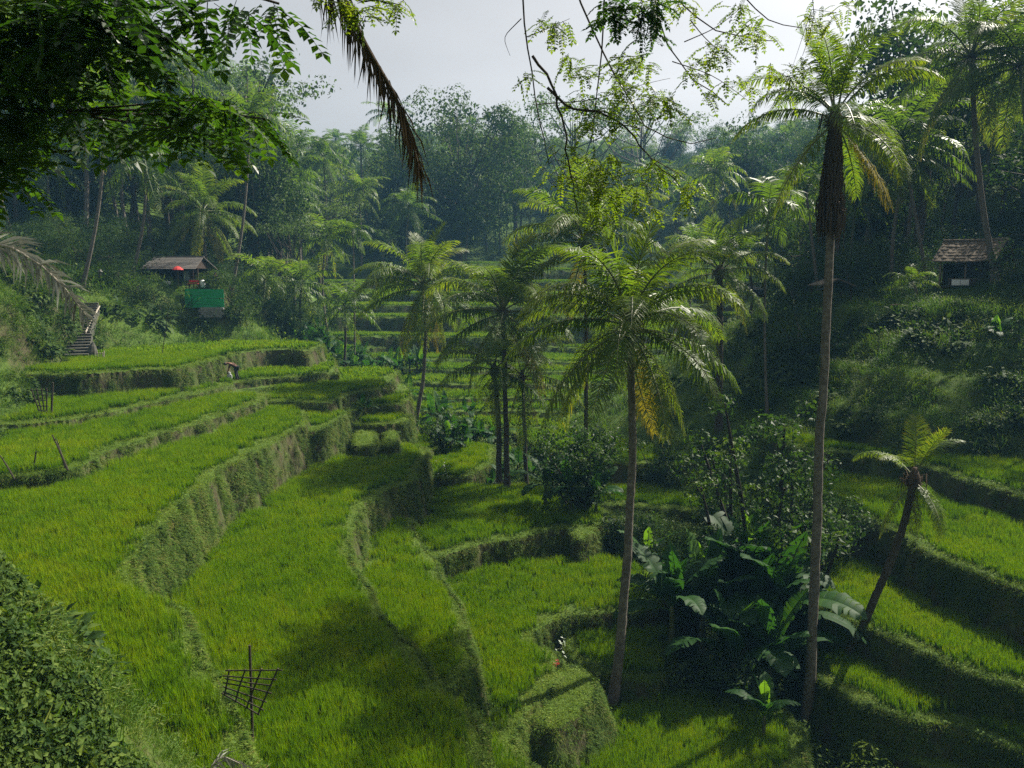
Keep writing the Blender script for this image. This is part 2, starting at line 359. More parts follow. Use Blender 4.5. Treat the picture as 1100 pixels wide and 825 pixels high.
def land(x, y, full=False):
    """height; with full: (height, terrace index or -1, distance inside its lip, margin over the next highest surface)"""
    shp = x.shape; x = x.ravel(); y = y.ravel()
    h0 = free_ground(x, y); h = h0.copy(); idx = np.full(x.shape, -1); di = np.full(x.shape, 9.0); second = np.full(x.shape, -1e9)
    wob = 0.13 * vnoise(x, y, 0.9, 5) + 0.06 * vnoise(x, y, 0.35, 6) + 0.20 * vnoise(x, y, 2.6, 7)
    for i, (poly, z, sl, k, plant) in enumerate(TER):
        lo, hi = poly.min(0) - 6, poly.max(0) + 6
        m = (x > lo[0]) & (x < hi[0]) & (y > lo[1]) & (y < hi[1])
        if not m.any(): continue
        xx, yy = x[m], y[m]
        far = np.clip(yy / 60, 0.5, 1.0)
        d = sdist(poly, xx, yy) + wob[m] * 1.0
        zz = np.full(xx.shape, z)
        if sl: zz = z + sl[0] * np.minimum(0, yy - sl[1])
        rough = 0.16 * vnoise(xx, yy, 0.45, 8) + 0.30 * np.minimum(0, vnoise(xx, yy, 1.1, 9) + .15)
        hh = zz - k * np.maximum(0, d) + np.where(d > 0.05, rough, 0) - 0.08 * np.clip((d + 0.35) / 0.35, 0, 1)
        if plant is None: hh = np.minimum(hh, h0[m] + 0.9)      # a ledge stands only a little out of the slope
        up = hh > h[m]
        second[m] = np.where(up, h[m], np.maximum(second[m], hh))
        hm = h[m]; im = idx[m]; dm = di[m]
        hm[up] = hh[up]; im[up] = i; dm[up] = d[up]
        h[m] = hm; idx[m] = im; di[m] = dm
    if full:
        return h.reshape(shp), idx.reshape(shp), di.reshape(shp), (h - second).reshape(shp)
    return h.reshape(shp)

def gz(x, y):
    return float(land(np.array([float(x)]), np.array([float(y)]))[0])

def ground_at(px, Y, dz=0.0):
    """point of the ground straight below the given pixel column at distance Y"""
    x = (px - 550) / F0 * Y * 1.0
    for _ in range(3):      # the column's x changes a little with pitch
        z = gz(x, Y); depth = Y * CP - z * SP
        x = (px - 550) / F0 * depth
    return np.array([x, Y, gz(x, Y) + dz])

# the ground sheet: a fan of rows that widens with distance
rows = np.concatenate([np.array([-30, -12, -4, 0, 2, 4, 5.5, 7]), np.exp(np.arange(np.log(8), np.log(135), 0.0045)), np.exp(np.arange(np.log(135.5), np.log(520), 0.014))])
sc = np.concatenate([np.linspace(-1.5, -0.78, 60)[:-1], np.linspace(-0.78, 0.78, 440), np.linspace(0.78, 1.5, 60)[1:]])
YY, SS = np.meshgrid(rows, sc, indexing='ij')
XX = SS * np.maximum(YY, 14.0)
ZZ, IDX, DI, MG = land(XX, YY, True)
nr, nc = XX.shape
mb = MB()
i = np.arange(nr - 1)[:, None] * nc; j = np.arange(nc - 1)[None, :]
quads = np.stack([i + j, i + j + 1, i + nc + j + 1, i + nc + j], -1).reshape(-1, 4)
mb.add(np.stack([XX, YY, ZZ], -1).reshape(-1, 3), quads, a=np.where(IDX.ravel() >= 0, np.clip(0.5 + DI.ravel(), 0, 1), 0.0))

def ground_mat():
    m = bpy.data.materials.new('terraced_earth'); nt, N, L = nodes(m)
    g = N('ShaderNodeNewGeometry')
    sx = N('ShaderNodeSeparateXYZ'); L(g.outputs['True Normal'], sx.inputs[0])
    mp = N('ShaderNodeMapping'); mp.inputs['Scale'].default_value = (1, 1, 0.35); L(g.outputs['Position'], mp.inputs[0])
    n1 = N('ShaderNodeTexNoise', inp={'Scale': 1.1, 'Detail': 7.0, 'Roughness': 0.7}); L(mp.outputs[0], n1.inputs['Vector'])
    n2 = N('ShaderNodeTexNoise', inp={'Scale': 9.0, 'Detail': 5.0, 'Roughness': 0.7}); L(mp.outputs[0], n2.inputs['Vector'])
    grass = N('ShaderNodeValToRGB'); ramp(grass, [(0.3, (0.030, 0.062, 0.008)), (0.7, (0.085, 0.130, 0.022))]); L(n2.outputs['Fac'], grass.inputs[0])
    earth = N('ShaderNodeValToRGB'); ramp(earth, [(0.3, (0.022, 0.018, 0.010)), (0.7, (0.092, 0.082, 0.042))]); L(n2.outputs['Fac'], earth.inputs[0])
    st = N('ShaderNodeMapRange', inp={1: 0.85, 2: 0.45, 3: 0.0, 4: 0.36}); L(sx.outputs['Z'], st.inputs[0])
    ad = N('ShaderNodeMath', operation='ADD'); L(st.outputs[0], ad.inputs[0]); L(n1.outputs['Fac'], ad.inputs[1])
    ss = N('ShaderNodeMapRange', inp={1: 0.62, 2: 0.95, 3: 0.0, 4: 1.0}); L(ad.outputs[0], ss.inputs[0])
    mx = N('ShaderNodeMix', data_type='RGBA'); L(ss.outputs[0], mx.inputs[0]); L(grass.outputs[0], mx.inputs[6]); L(earth.outputs[0], mx.inputs[7])
    p = N('ShaderNodeBsdfPrincipled', inp={'Roughness': 0.95, 'Specular IOR Level': 0.1}); L(mx.outputs[2], p.inputs['Base Color'])
    b = N('ShaderNodeBump', inp={'Strength': 0.8, 'Distance': 0.12}); L(n2.outputs['Fac'], b.inputs['Height']); L(b.outputs[0], p.inputs['Normal'])
    o = N('ShaderNodeOutputMaterial'); L(p.outputs[0], o.inputs[0])
    return m
terrain = mb.build('terrain', ground_mat(), smooth=False)
tag(terrain, 'terraced valley ground with earth banks and grassy slopes', None, None, 'structure')
# ------------------------------------------------------------------ plant generators
def norm(v): return v / (np.linalg.norm(v, axis=-1, keepdims=True) + 1e-9)

def rotz(a):
    c, s = np.cos(a), np.sin(a); z = np.zeros_like(c); o = np.ones_like(c)
    return np.stack([np.stack([c, -s, z], -1), np.stack([s, c, z], -1), np.stack([z, z, o], -1)], -2)

def frames(d, up=np.array([0, 0, 1.0])):
    """matrices whose first column is direction d, third as near up as possible"""
    x = norm(d); y = np.cross(np.broadcast_to(up, x.shape), x)
    bad = np.linalg.norm(y, axis=-1) < 1e-3
    y[bad] = np.array([0, 1.0, 0]); y = norm(y); z = np.cross(x, y)
    return np.stack([x, y, z], -1)

def stamp(mb, v, q, t, a, pos, rot, scl, da=None, m=0):
    """many copies of one small shape into a mesh"""
    n, k = len(pos), len(v)
    scl = np.broadcast_to(np.asarray(scl, float), (n,))
    V = np.einsum('nij,kj->nki', rot, v) * scl[:, None, None] + np.asarray(pos)[:, None, :]
    A = np.broadcast_to(a, (k,))[None, :] + (np.zeros(n) if da is None else da)[:, None]
    o = (np.arange(n) * k)[:, None, None]
    Q = (np.asarray(q, int)[None] + o).reshape(-1, 4) if q is not None and len(q) else None
    T = (np.asarray(t, int)[None] + o).reshape(-1, 3) if t is not None and len(t) else None
    mb.add(V.reshape(-1, 3), Q, T, A.ravel(), m)

# a leaf along +X, folded on its midrib
LEAF_V = np.array([[0, 0, 0], [0.45, 0.26, 0.06], [1, 0, -0.10], [0.45, -0.26, 0.06], [0.5, 0, 0.0]])
LEAF_T = [[0, 4, 1], [1, 4, 2], [0, 3, 4], [3, 2, 4]]
LEAF2_V = np.array([[0, 0, 0], [0.5, 0.30, 0.05], [1, 0, -0.08], [0.5, -0.30, 0.05]])
LEAF2_T = [[0, 2, 1], [0, 3, 2]]

def rand_dirs(n, rng, zbias=0.0, flat=1.0):
    d = rng.normal(size=(n, 3)); d[:, 2] = d[:, 2] * flat + zbias
    return norm(d)

def blades(mb, pos, az, length, width, lean, bend, tint, m=0, base_dark=0.25):
    """grass blades: quad + tip triangle, each bent outwards"""
    n = len(pos)
    dx = np.stack([np.cos(az), np.sin(az), np.zeros(n)], -1); sd = np.stack([-np.sin(az), np.cos(az), np.zeros(n)], -1)
    up = np.array([0, 0, 1.0])
    d1 = norm(dx * np.sin(lean)[:, None] + up * np.cos(lean)[:, None])
    l2 = lean + bend
    d2 = dx * np.sin(l2)[:, None] + up * np.cos(l2)[:, None]
    L = length[:, None]; w = (width / 2)[:, None]
    p1 = pos + d1 * L * 0.6; p2 = p1 + d2 * L * 0.4
    V = np.stack([pos - sd * w * .7, pos + sd * w * .7, p1 + sd * w, p1 - sd * w, p2], 1)
    o = (np.arange(n) * 5)[:, None]
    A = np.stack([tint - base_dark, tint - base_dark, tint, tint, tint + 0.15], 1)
    mb.add(V.reshape(-1, 3), o + np.array([0, 1, 2, 3]), o + np.array([3, 2, 4]), A.ravel(), m)

def source(name, me):
    """a mesh only used as the pattern of scattered ground cover"""
    return bpy.data.objects.new(name, me)

def scatter(name, label, pts, rot, scl, pick, sources, kind='stuff'):
    col = bpy.data.collections.new(name + '_patterns')
    for o in sources: col.objects.link(o)
    me = bpy.data.meshes.new(name)
    n = len(pts)
    me.vertices.add(n); me.vertices.foreach_set('co', np.asarray(pts, np.float32).ravel())
    for nm, ty, key, val in (('rot', 'FLOAT_VECTOR', 'vector', rot), ('scl', 'FLOAT_VECTOR', 'vector', scl)):
        at_ = me.attributes.new(nm, ty, 'POINT'); at_.data.foreach_set(key, np.asarray(val, np.float32).ravel())
    at_ = me.attributes.new('pick', 'INT', 'POINT'); at_.data.foreach_set('value', np.asarray(pick, np.int32))
    o = link(name, me)
    ng = bpy.data.node_groups.new(name + '_scatter', 'GeometryNodeTree')
    ng.interface.new_socket('Geometry', in_out='INPUT', socket_type='NodeSocketGeometry')
    ng.interface.new_socket('Geometry', in_out='OUTPUT', socket_type='NodeSocketGeometry')
    A = lambda t: ng.nodes.new(t)
    gi, go = A('NodeGroupInput'), A('NodeGroupOutput')
    ci = A('GeometryNodeCollectionInfo'); ci.inputs['Collection'].default_value = col
    ci.inputs['Separate Children'].default_value = True; ci.inputs['Reset Children'].default_value = True
    ip = A('GeometryNodeInstanceOnPoints'); ip.inputs['Pick Instance'].default_value = True
    def attr(nm, ty):
        a = A('GeometryNodeInputNamedAttribute'); a.data_type = ty; a.inputs['Name'].default_value = nm
        return next(s for s in a.outputs if s.enabled and s.name == 'Attribute')
    ng.links.new(gi.outputs[0], ip.inputs['Points']); ng.links.new(ci.outputs[0], ip.inputs['Instance'])
    ng.links.new(attr('pick', 'INT'), ip.inputs['Instance Index'])
    ng.links.new(attr('rot', 'FLOAT_VECTOR'), ip.inputs['Rotation'])
    ng.links.new(attr('scl', 'FLOAT_VECTOR'), ip.inputs['Scale'])
    ng.links.new(ip.outputs[0], go.inputs[0])
    md = o.modifiers.new('scatter', 'NODES'); md.node_group = ng
    tag(o, label, None, None, kind)
    return o

# ---- coconut fronds
def frond(seed, L=4.9, n=92, leaf=1.10, phi0=40, bend=70, droop=0.5, wid=0.054, mats=None, base_tint=0.45, tatter=0.0, simple=False):
    rng = np.random.default_rng(seed); mb = MB()
    ns = 26
    t = np.linspace(0, 1, ns)
    ang = np.radians(phi0 - bend * t ** 1.4)
    side = 0.10 * rng.uniform(-1, 1) * t ** 2 * L
    st = L / (ns - 1)
    x = np.concatenate([[0], np.cumsum(np.cos(ang[:-1]) * st)]); z = np.concatenate([[0], np.cumsum(np.sin(ang[:-1]) * st)])
    P = np.stack([x, side, z], -1)
    mb.tube(P, 0.045 * (1 - t * 0.88) * (L / 4.3), 5 if not simple else 3, a=0.5, m=1)
    tg = norm(np.gradient(P, axis=0))
    tt = np.linspace(0.13, 0.995, n)
    for s in (-1, 1):
        u = np.clip(tt + rng.normal(0, 0.004, n), 0.1, 1.0)
        keep = rng.random(n) > tatter
        u = u[keep]; k = len(u)
        p = np.stack([np.interp(u, t, P[:, c]) for c in range(3)], -1)
        T = norm(np.stack([np.interp(u, t, tg[:, c]) for c in range(3)], -1))
        lat = norm(np.cross(T, np.array([0, 0, 1.0]))) * s
        lat[np.linalg.norm(np.cross(T, np.array([0, 0, 1.0])), axis=1) < 0.05] = np.array([0, -s, 0])
        up = np.cross(lat, T) * s
        up = np.where((up[:, 2] < 0)[:, None], -up, up)
        ln = leaf * (np.sin(PI * np.clip(u * 0.9 + 0.08, 0, 1)) ** 0.6 * 0.85 + 0.15) * rng.uniform(0.85, 1.1, k)
        f = 0.35 + 0.75 * u ** 2
        d = norm(T * f[:, None] + lat + up * (0.28 - droop * 0.45) + rng.normal(0, 0.13, (k, 3)))
        d2 = norm(d * (1 - droop * 0.75) + np.array([0, 0, -1.0]) * droop * rng.uniform(0.45, 1.6, k)[:, None])
        d3 = norm(d2 * (1 - droop * 0.5) + np.array([0, 0, -1.0]) * droop * 0.9)
        a1 = p + d * (ln * .35)[:, None]; a2 = a1 + d2 * (ln * .35)[:, None]; a3 = a2 + d3 * (ln * .3)[:, None]
        w = (wid / 2 * (0.6 + 0.4 * np.sin(PI * u)))[:, None] * T
        tint = base_tint + rng.normal(0, 0.09, k) + 0.10 * u
        V = np.stack([p - w * .5, p + w * .5, a1 + w, a1 - w, a2 + w * .8, a2 - w * .8, a3], 1).reshape(-1, 3)
        o = (np.arange(k) * 7)[:, None]
        A = np.stack([tint, tint, tint, tint, tint + .05, tint + .05, tint + 0.2], 1).ravel()
        Q = np.concatenate([o + np.array([0, 1, 2, 3]), o + np.array([3, 2, 4, 5])])
        mb.add(V, Q, o + np.array([5, 4, 6]), A, 0)
    return mb

FRONDS = {}
def frond_set():
    kinds = {'spear': (80, 24, 0.10, 0.50, 0.75), 'up': (61, 70, 0.30, 0.5, 0.92), 'arch': (40, 86, 0.45, 0.46, 1.0), 'flat': (14, 72, 0.55, 0.44, 1.0),
             'low': (-14, 50, 0.65, 0.46, 0.98), 'hang': (-46, 36, 0.75, 0.62, 0.95)}
    for k, (p, b, dr, ti, ls) in kinds.items():
        for v in range(2):
            mb = frond(hash(k) % 1000 if False else sum(map(ord, k)) * 7 + v, L=4.9 * ls, phi0=p + 7 * v - 3, bend=b + 10 * v, droop=dr, base_tint=ti, tatter=0.03 if k != 'hang' else 0.12)
            FRONDS[k, v] = mb.mesh('frond_' + k, [M['palm'], M['rachis']])
    for v in range(2):
        FRONDS['yellow', v] = frond(900 + v, L=4.5, phi0=-52 - 12 * v, bend=28, droop=0.8, base_tint=0.5, tatter=0.2, mats=None).mesh('frond_yellow', [M['palm_old'], M['rachis']])
        FRONDS['dead', v] = frond(950 + v, L=3.6, phi0=-70 - 6 * v, bend=14, droop=0.9, base_tint=0.5, tatter=0.35, wid=0.03).mesh('frond_dead', [M['palm_dead'], M['fibre']])
frond_set()

def trunk_path(base, top, curve=(0, 0), n=22, flare=1.0, r0=0.17, r1=0.105):
    base, top = np.asarray(base, float), np.asarray(top, float)
    t = np.linspace(0, 1, n)
    P = base + (top - base) * t[:, None]
    P[:, 0] += curve[0] * np.sin(PI * t); P[:, 1] += curve[1] * np.sin(PI * t)
    r = r0 + (r1 - r0) * t + 0.16 * flare * np.exp(-t * 16)
    return P, r

def palm(label, base, top, curve=(0, 0), size=1.0, counts=None, group=None, dark=False, seed=1, yellow=0, dead=0, skirt=0, tilt=(0, 0), r0=0.17, r1=0.105, name='coconut_palm', spin=0.0):
    """a near palm: trunk, crown heart and every frond a part"""
    rng = np.random.default_rng(seed)
    base = np.asarray(base, float); top = np.asarray(top, float)
    root = thing(name, label, 'palm tree', tuple(base), 0, group)
    P, r = trunk_path(np.zeros(3) - [0, 0, 0.3], top - base, curve, n=56, r0=r0, r1=r1)
    r = r * (1 + rng.normal(0, 0.035, len(r)))
    P[1:-1, :2] += np.cumsum(rng.normal(0, .012, (54, 2)), 0) * np.sin(PI * np.linspace(0, 1, 54))[:, None]
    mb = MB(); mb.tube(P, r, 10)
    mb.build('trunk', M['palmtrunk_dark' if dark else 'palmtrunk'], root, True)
    c = top - base
    hb = MB()
    hb.tube([c + [0, 0, -0.55], c + [0, 0, -0.25], c + [0, 0, 0.1], c + [0, 0, 0.5]], [r1 * 1.1, r1 * 1.9, r1 * 1.7, r1 * .6], 9)
    for k in range(26):      # torn sheaths and flower stalks
        a = rng.uniform(0, 2 * PI); d = np.array([math.cos(a), math.sin(a), 0])
        ln = rng.uniform(0.3, 0.9)
        hb.tube([c + d * r1 + [0, 0, rng.uniform(-.4, .2)], c + d * (r1 + ln * .5) + [0, 0, rng.uniform(-.3, .3)], c + d * (r1 + ln * .6) + [0, 0, -ln * rng.uniform(.3, 1.1)]], [0.03, 0.02, 0.008], 3)
    hb.build('crown_heart', M['fibre'], root, True)
    counts = counts or {'spear': 2, 'up': 5, 'arch': 7, 'flat': 6, 'low': 4, 'hang': 3}
    az = rng.uniform(0, 2 * PI) + spin
    lift = {'spear': .45, 'up': .35, 'arch': .2, 'flat': .05, 'low': -.1, 'hang': -.2, 'yellow': -.25, 'dead': -.3}
    todo = [(k, i) for k, cnt in list(counts.items()) + [('yellow', yellow), ('dead', dead)] for i in range(cnt)]
    for k, i in todo:
        az += 2.39996 + rng.normal(0, 0.12)
        f = link('frond', FRONDS[k, int(rng.integers(2))], root)
        f.location = tuple(c + np.array([math.cos(az) * r1 * .8, math.sin(az) * r1 * .8, lift[k]]))
        f.rotation_euler = (rng.normal(0, .12) + tilt[0], rng.normal(0, 0.10) + tilt[1], az)
        f.scale = (size * rng.uniform(.88, 1.08),) * 3
        if k == 'dead': f['label'] = 'dead brown frond hanging against the trunk'
        if k == 'yellow': f['label'] = 'yellowed old frond drooping under the crown'
    if skirt:
        sb = MB()
        n = int(420 * skirt / 3)
        th = rng.uniform(0, 2 * PI, n); zz = -rng.uniform(0.2, skirt * .75, n); ln = rng.uniform(.6, 1.6, n)
        for a, z0, l in zip(th, zz, ln):
            d = np.array([math.cos(a), math.sin(a), 0]); bow = .07 + .30 * min(1, -z0 / skirt * 1.5) * rng.uniform(.15, 1.15)
            p0 = c + d * (r1 + .02) + [0, 0, z0]
            z1 = max(z0 - l, -skirt * rng.uniform(.85, 1.08))
            sb.tube([p0, c + d * (r1 + bow) + [0, 0, z0 - .2], c + d * (r1 + bow * rng.uniform(.5, 1.1)) + [0, 0, z1]], [0.02, 0.035, 0.006], 3, a=rng.uniform(0, 1))
        sb.build('dead_skirt', M['fibre'], root)
    return root

# crowns as one mesh, for palms farther off
def crown_mesh(seed, n_fr=20, L=4.7, nleaf=26, wid=0.115, tint=0.38, kinds=(80, 66, 60, 48, 44, 38, 30, 22, 16, 8, 0, -10, -18, -28, -40, -50, -58)):
    rng = np.random.default_rng(seed); mb = MB(); az = rng.uniform(0, 6)
    for k in range(n_fr):
        p = kinds[k % len(kinds)] + rng.normal(0, 5)
        fb = frond(seed * 31 + k, L=L * rng.uniform(.8, 1.05) * (0.75 if p > 70 else 1), n=nleaf, phi0=p, bend=rng.uniform(68, 104) if p > 0 else rng.uniform(25, 50), droop=0.3 + 0.3 * (p < 40) + .15 * (p < 0), wid=wid, base_tint=tint + (0.22 if p < -45 and rng.random() < .5 else 0), simple=True)
        az += 2.4 + rng.normal(0, .15)
        R = rotz(np.array(az))
        n0 = 0
        for v, a in zip(fb.v, fb.a):
            pass
        V = np.concatenate(fb.v) @ R.T
        A = np.concatenate(fb.a)
        q = np.concatenate(fb.q); t = np.concatenate(fb.t)
        mb.add(V, q, t, A, 0)
    return mb.mesh('palm_crown', [M['palm']])
CROWNS = [crown_mesh(s) for s in (11, 12, 13, 14)]
CROWNS_SPARSE = [crown_mesh(21, 12), crown_mesh(22, 11)]
ARECA = crown_mesh(31, 11, L=2.4, nleaf=22, wid=0.085, tint=0.3, kinds=(80, 60, 45, 35, 25, 15, 5, -5, -20, -35, -50))

def far_palm(label, base, top, crown, size=1.0, group=None, dark=False, r0=0.17, r1=0.11, seed=0, curve=None, name='coconut_palm'):
    rng = np.random.default_rng(seed + 77)
    base, top = np.asarray(base, float), np.asarray(top, float)
    root = thing(name, label, 'palm tree', tuple(base), 0, group)
    P, r = trunk_path(np.zeros(3) - [0, 0, .5], top - base, curve or (rng.normal(0, .3), rng.normal(0, .3)), n=12, r0=r0, r1=r1)
    mb = MB(); mb.tube(P, r, 7); mb.build('trunk', M['palmtrunk_dark' if dark else 'palmtrunk'], root, True)
    f = link('crown', crown, root, tuple(top - base), (rng.normal(0, .08), rng.normal(0, .08), rng.uniform(0, 6.28)), size)
    return root

# ---- broadleaf trees
def leafcloud(mb, centers, radii, per, leaf, rng, flat=0.8, tint=0.5, up=0.35, small=False):
    """leaves on the shells of clumps, facing outwards and up"""
    for c, r in zip(centers, radii):
        n = int(per * (r ** 2 if not small else 1))
        d = rand_dirs(n, rng)
        rad = r * rng.uniform(0.55, 1.05, n) ** 0.6
        p = c + d * rad[:, None] * np.array([1, 1, flat])
        nrm = norm(d + np.array([0, 0, up]) + rng.normal(0, .45, (n, 3)))
        dr = norm(np.cross(nrm, rng.normal(size=(n, 3))) + np.array([0, 0, -0.35]))
        R = frames(dr, np.array([0, 0, 1.0]))
        z = norm(nrm - dr * (nrm * dr).sum(-1, keepdims=True)); y = np.cross(z, dr)
        R = np.stack([dr, y, z], -1)
        stamp(mb, LEAF2_V, None, LEAF2_T, 0.0, p, R, leaf * np.clip(rng.lognormal(0, .35, n), .5, 2.0), tint + rng.normal(0, .10, n) + rng.normal(0, .13) + .14 * d[:, 2])  # tint rises towards each clump's top: light from above put into the colour

def tree_meshes(seed, H=12.0, W=9.0, shape='dense', leaf=0.27, per=62, trunk_r=0.28, bare=0.35, nclump=46, cr=1.35, mat='broad'):
    """(trunk with limbs, crown) standing on the origin"""
    rng = np.random.default_rng(seed)
    cz0 = H * bare
    cent = []
    while len(cent) < nclump:
        p = rng.uniform(-1, 1, 3)
        if np.linalg.norm(p) > 1 or np.linalg.norm(p) < 0.35: continue
        if shape == 'umbrella':
            p[2] = 0.55 + 0.45 * p[2] * (1 - .5 * np.hypot(p[0], p[1])) - 0.25 * np.hypot(p[0], p[1])
        if shape == 'tall': p[:2] *= 0.75 + .25 * p[2]
        cent.append(np.array([p[0] * W / 2, p[1] * W / 2, cz0 + (p[2] * .5 + .5) * (H - cz0)]) + rng.normal(0, .35, 3))
    cent = np.array(cent)
    rad = cr * rng.uniform(.6, 1.35, nclump) * (0.75 if shape == 'umbrella' else 1)
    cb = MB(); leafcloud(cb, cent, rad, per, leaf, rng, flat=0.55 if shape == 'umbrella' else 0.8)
    tb = MB()
    top = np.array([rng.normal(0, .4), rng.normal(0, .4), cz0 + (H - cz0) * .55])
    tt = np.linspace(0, 1, 8)[:, None]
    P = np.array([0, 0, -0.6]) * (1 - tt) + top * tt; P[:, 0] += 0.25 * np.sin(tt[:, 0] * 4 + seed); P[0, 2] = -0.6
    tb.tube(P, trunk_r * (1 - .65 * tt[:, 0]) + trunk_r * .5 * np.exp(-tt[:, 0] * 14), 8)
    for c in cent[rng.permutation(nclump)[:max(8, nclump // 3)]]:
        s = rng.uniform(.35, .95); a = P[0] + (top - P[0]) * s
        mid = (a + c) / 2 + [0, 0, -0.06 * H * rng.uniform(0, 1)]
        tb.tube([a, mid, c], [trunk_r * .38 * (1 - .4 * s), trunk_r * .22, trunk_r * .06], 5)
    return tb.mesh('trunk', M['bark'], True), cb.mesh('crown', M[mat])

TREES = {
 'dense': [tree_meshes(1, 13, 10), tree_meshes(2, 15, 9, 'tall', nclump=54), tree_meshes(3, 10, 9.5, bare=.2)],
 'umbrella': [tree_meshes(5, 16, 14, 'umbrella', leaf=.22, bare=.62, nclump=60, per=46, mat='broad_light'), tree_meshes(6, 14, 11, 'umbrella', leaf=.22, bare=.58, nclump=46, per=42, mat='broad_light')],
 'big': [tree_meshes(8, 28, 27, leaf=.40, bare=.12, nclump=210, cr=2.1, per=30, trunk_r=.6)],
 'bushy': [tree_meshes(9, 5, 5.5, bare=.05, nclump=22, cr=1.0, leaf=.20, per=80, trunk_r=.1), tree_meshes(10, 3.6, 4.6, bare=.02, nclump=16, cr=.95, leaf=.19, per=84, trunk_r=.08)],
}
def tree(label, base, kind, v=0, scale=1.0, rz=0.0, group=None, name='broadleaf_tree', cat='tree'):
    root = thing(name, label, cat, tuple(base), rz, group)
    tm, cm = TREES[kind][v]
    link('trunk', tm, root, None, None, scale); link('crown', cm, root, None, None, scale)
    return root

# ---- bananas
def banana_leaf(seed, L=1.9, W=0.5, phi0=60, bend=80, tint=0.4, tear=0.42):
    rng = np.random.default_rng(seed); mb = MB(); n = 22
    t = np.linspace(0, 1, n); pet = 0.16
    ang = np.radians(phi0 - bend * t ** 1.5); st = L / (n - 1)
    x = np.concatenate([[0], np.cumsum(np.cos(ang[:-1]) * st)]); z = np.concatenate([[0], np.cumsum(np.sin(ang[:-1]) * st)])
    P = np.stack([x, 0.06 * L * np.sin(t * 2 + seed) * t, z], -1)
    mb.tube(P, 0.028 * (1 - t * .85) + .003, 5, a=tint + .25)
    T = norm(np.gradient(P, axis=0)); lat0 = norm(np.cross(T, np.array([0, 0, 1.0]) + np.zeros_like(T)) + np.array([0, -1e-4, 0]))
    up = norm(np.cross(lat0, T)); up = np.where((up[:, 2] < 0)[:, None], -up, up)
    k = t > pet
    u = (t[k] - pet) / (1 - pet)
    w = W / 2 * np.clip(np.minimum(u * 6, 1) * (1 - np.clip((u - .62) / .38, 0, 1) ** 2.0), 0.03, 1)
    for s in (-1, 1):
        fold = 0.32 + .15 * rng.normal()
        gap = rng.random(len(u)) < tear
        c = P[k] + up[k] * .012; lat = lat0[k] * s
        drop = (0.10 + .4 * rng.random(len(u)) * gap)[:, None]
        m1 = c + lat * (w * .55)[:, None] + up[k] * (w * .55 * fold)[:, None]
        m2 = c + lat * w[:, None] + up[k] * (w * (fold * .7))[:, None] - np.array([0, 0, 1.0]) * w[:, None] * drop + T[k] * (w * .25)[:, None]
        kk = len(u)
        for a in range(kk - 1):
            cut = .16 if gap[a] else 0.0
            e1 = m1[a + 1] * (1 - cut) + m1[a] * cut; e2 = m2[a + 1] * (1 - cut * 3) + m2[a] * cut * 3
            ti = tint + rng.normal(0, .04)
            mb.add(np.array([c[a], c[a + 1], e1, m1[a], e2, m2[a]]), [[0, 1, 2, 3], [3, 2, 4, 5]], None, ti)
    return mb.mesh('banana_leaf', [M['banana']], True)
BANANA = {k: [banana_leaf(40 + i * 7 + j, *p, tint=ti) for j in range(2)] for i, (k, p, ti) in enumerate((
    ('up', (2.3, .68, 84, 26), .50), ('mid', (2.5, .76, 66, 55), .40), ('arch', (2.5, .76, 48, 85), .36), ('low', (2.2, .70, 18, 75), .32), ('young', (2.0, .52, 88, 10), 1.0)))}

def banana(label, base, H=2.2, size=1.0, seed=0, counts=None, group=None, young=1):
    rng = np.random.default_rng(seed)
    root = thing('banana_plant', label, 'banana plant', tuple(base), 0, group)
    mb = MB(); lean = rng.normal(0, .12, 2)
    zz = np.linspace(-.2, H, 7)
    mb.tube(np.stack([lean[0] * zz / 2, lean[1] * zz / 2, zz], -1), 0.13 * size * (1 - .55 * np.linspace(0, 1, 7)), 8)
    mb.build('stem', M['pseudostem'], root, True)
    az = rng.uniform(0, 6)
    for k, c in (counts or {'up': 1, 'mid': 3, 'arch': 3, 'low': 2}).items():
        for i in range(c):
            az += 2.4 + rng.normal(0, .2)
            link('leaf', BANANA[k][int(rng.integers(2))], root, (lean[0] * H / 2, lean[1] * H / 2, H * rng.uniform(.9, 1)), (rng.normal(0, .1), 0, az), size * rng.uniform(.8, 1.1))
    for i in range(young):
        f = link('leaf', BANANA['young'][i % 2], root, (lean[0] * H / 2, lean[1] * H / 2, H), (rng.normal(0, .08), 0, az + 1), size)
        f['label'] = 'bright yellow-green upright young leaf'
    return root

def banana_clump_mesh(seed, n=10, H=1.2, size=0.9):
    """one far plant: stem and leaves in two meshes"""
    rng = np.random.default_rng(seed); mb = MB(); az = 0
    for k in range(n):
        az += 2.4; kind = ('up', 'mid', 'arch', 'low', 'mid', 'young')[k % 6]
        me = BANANA[kind][k % 2]
        v = np.zeros(len(me.vertices) * 3, np.float32); me.vertices.foreach_get('co', v); v = v.reshape(-1, 3)
        a = np.zeros(len(v), np.float32); me.attributes['tint'].data.foreach_get('value', a)
        q = [list(p.vertices) for p in me.polygons if len(p.vertices) == 4]
        mb.add((v * size * rng.uniform(.7, 1)) @ rotz(np.array(az)).T + [rng.normal(0, .25), rng.normal(0, .25), H * rng.uniform(.6, 1)], q, None, a)
    return mb.mesh('foliage', [M['banana']], True)
BCLUMP = [banana_clump_mesh(s) for s in (1, 2, 3)]
_sb = MB(); _sb.tube([[0, 0, -.3], [0.02, 0, .6], [0, 0.03, 1.3]], [.12, .1, .06], 7)
BSTEM = _sb.mesh('stem', M['pseudostem'], True)
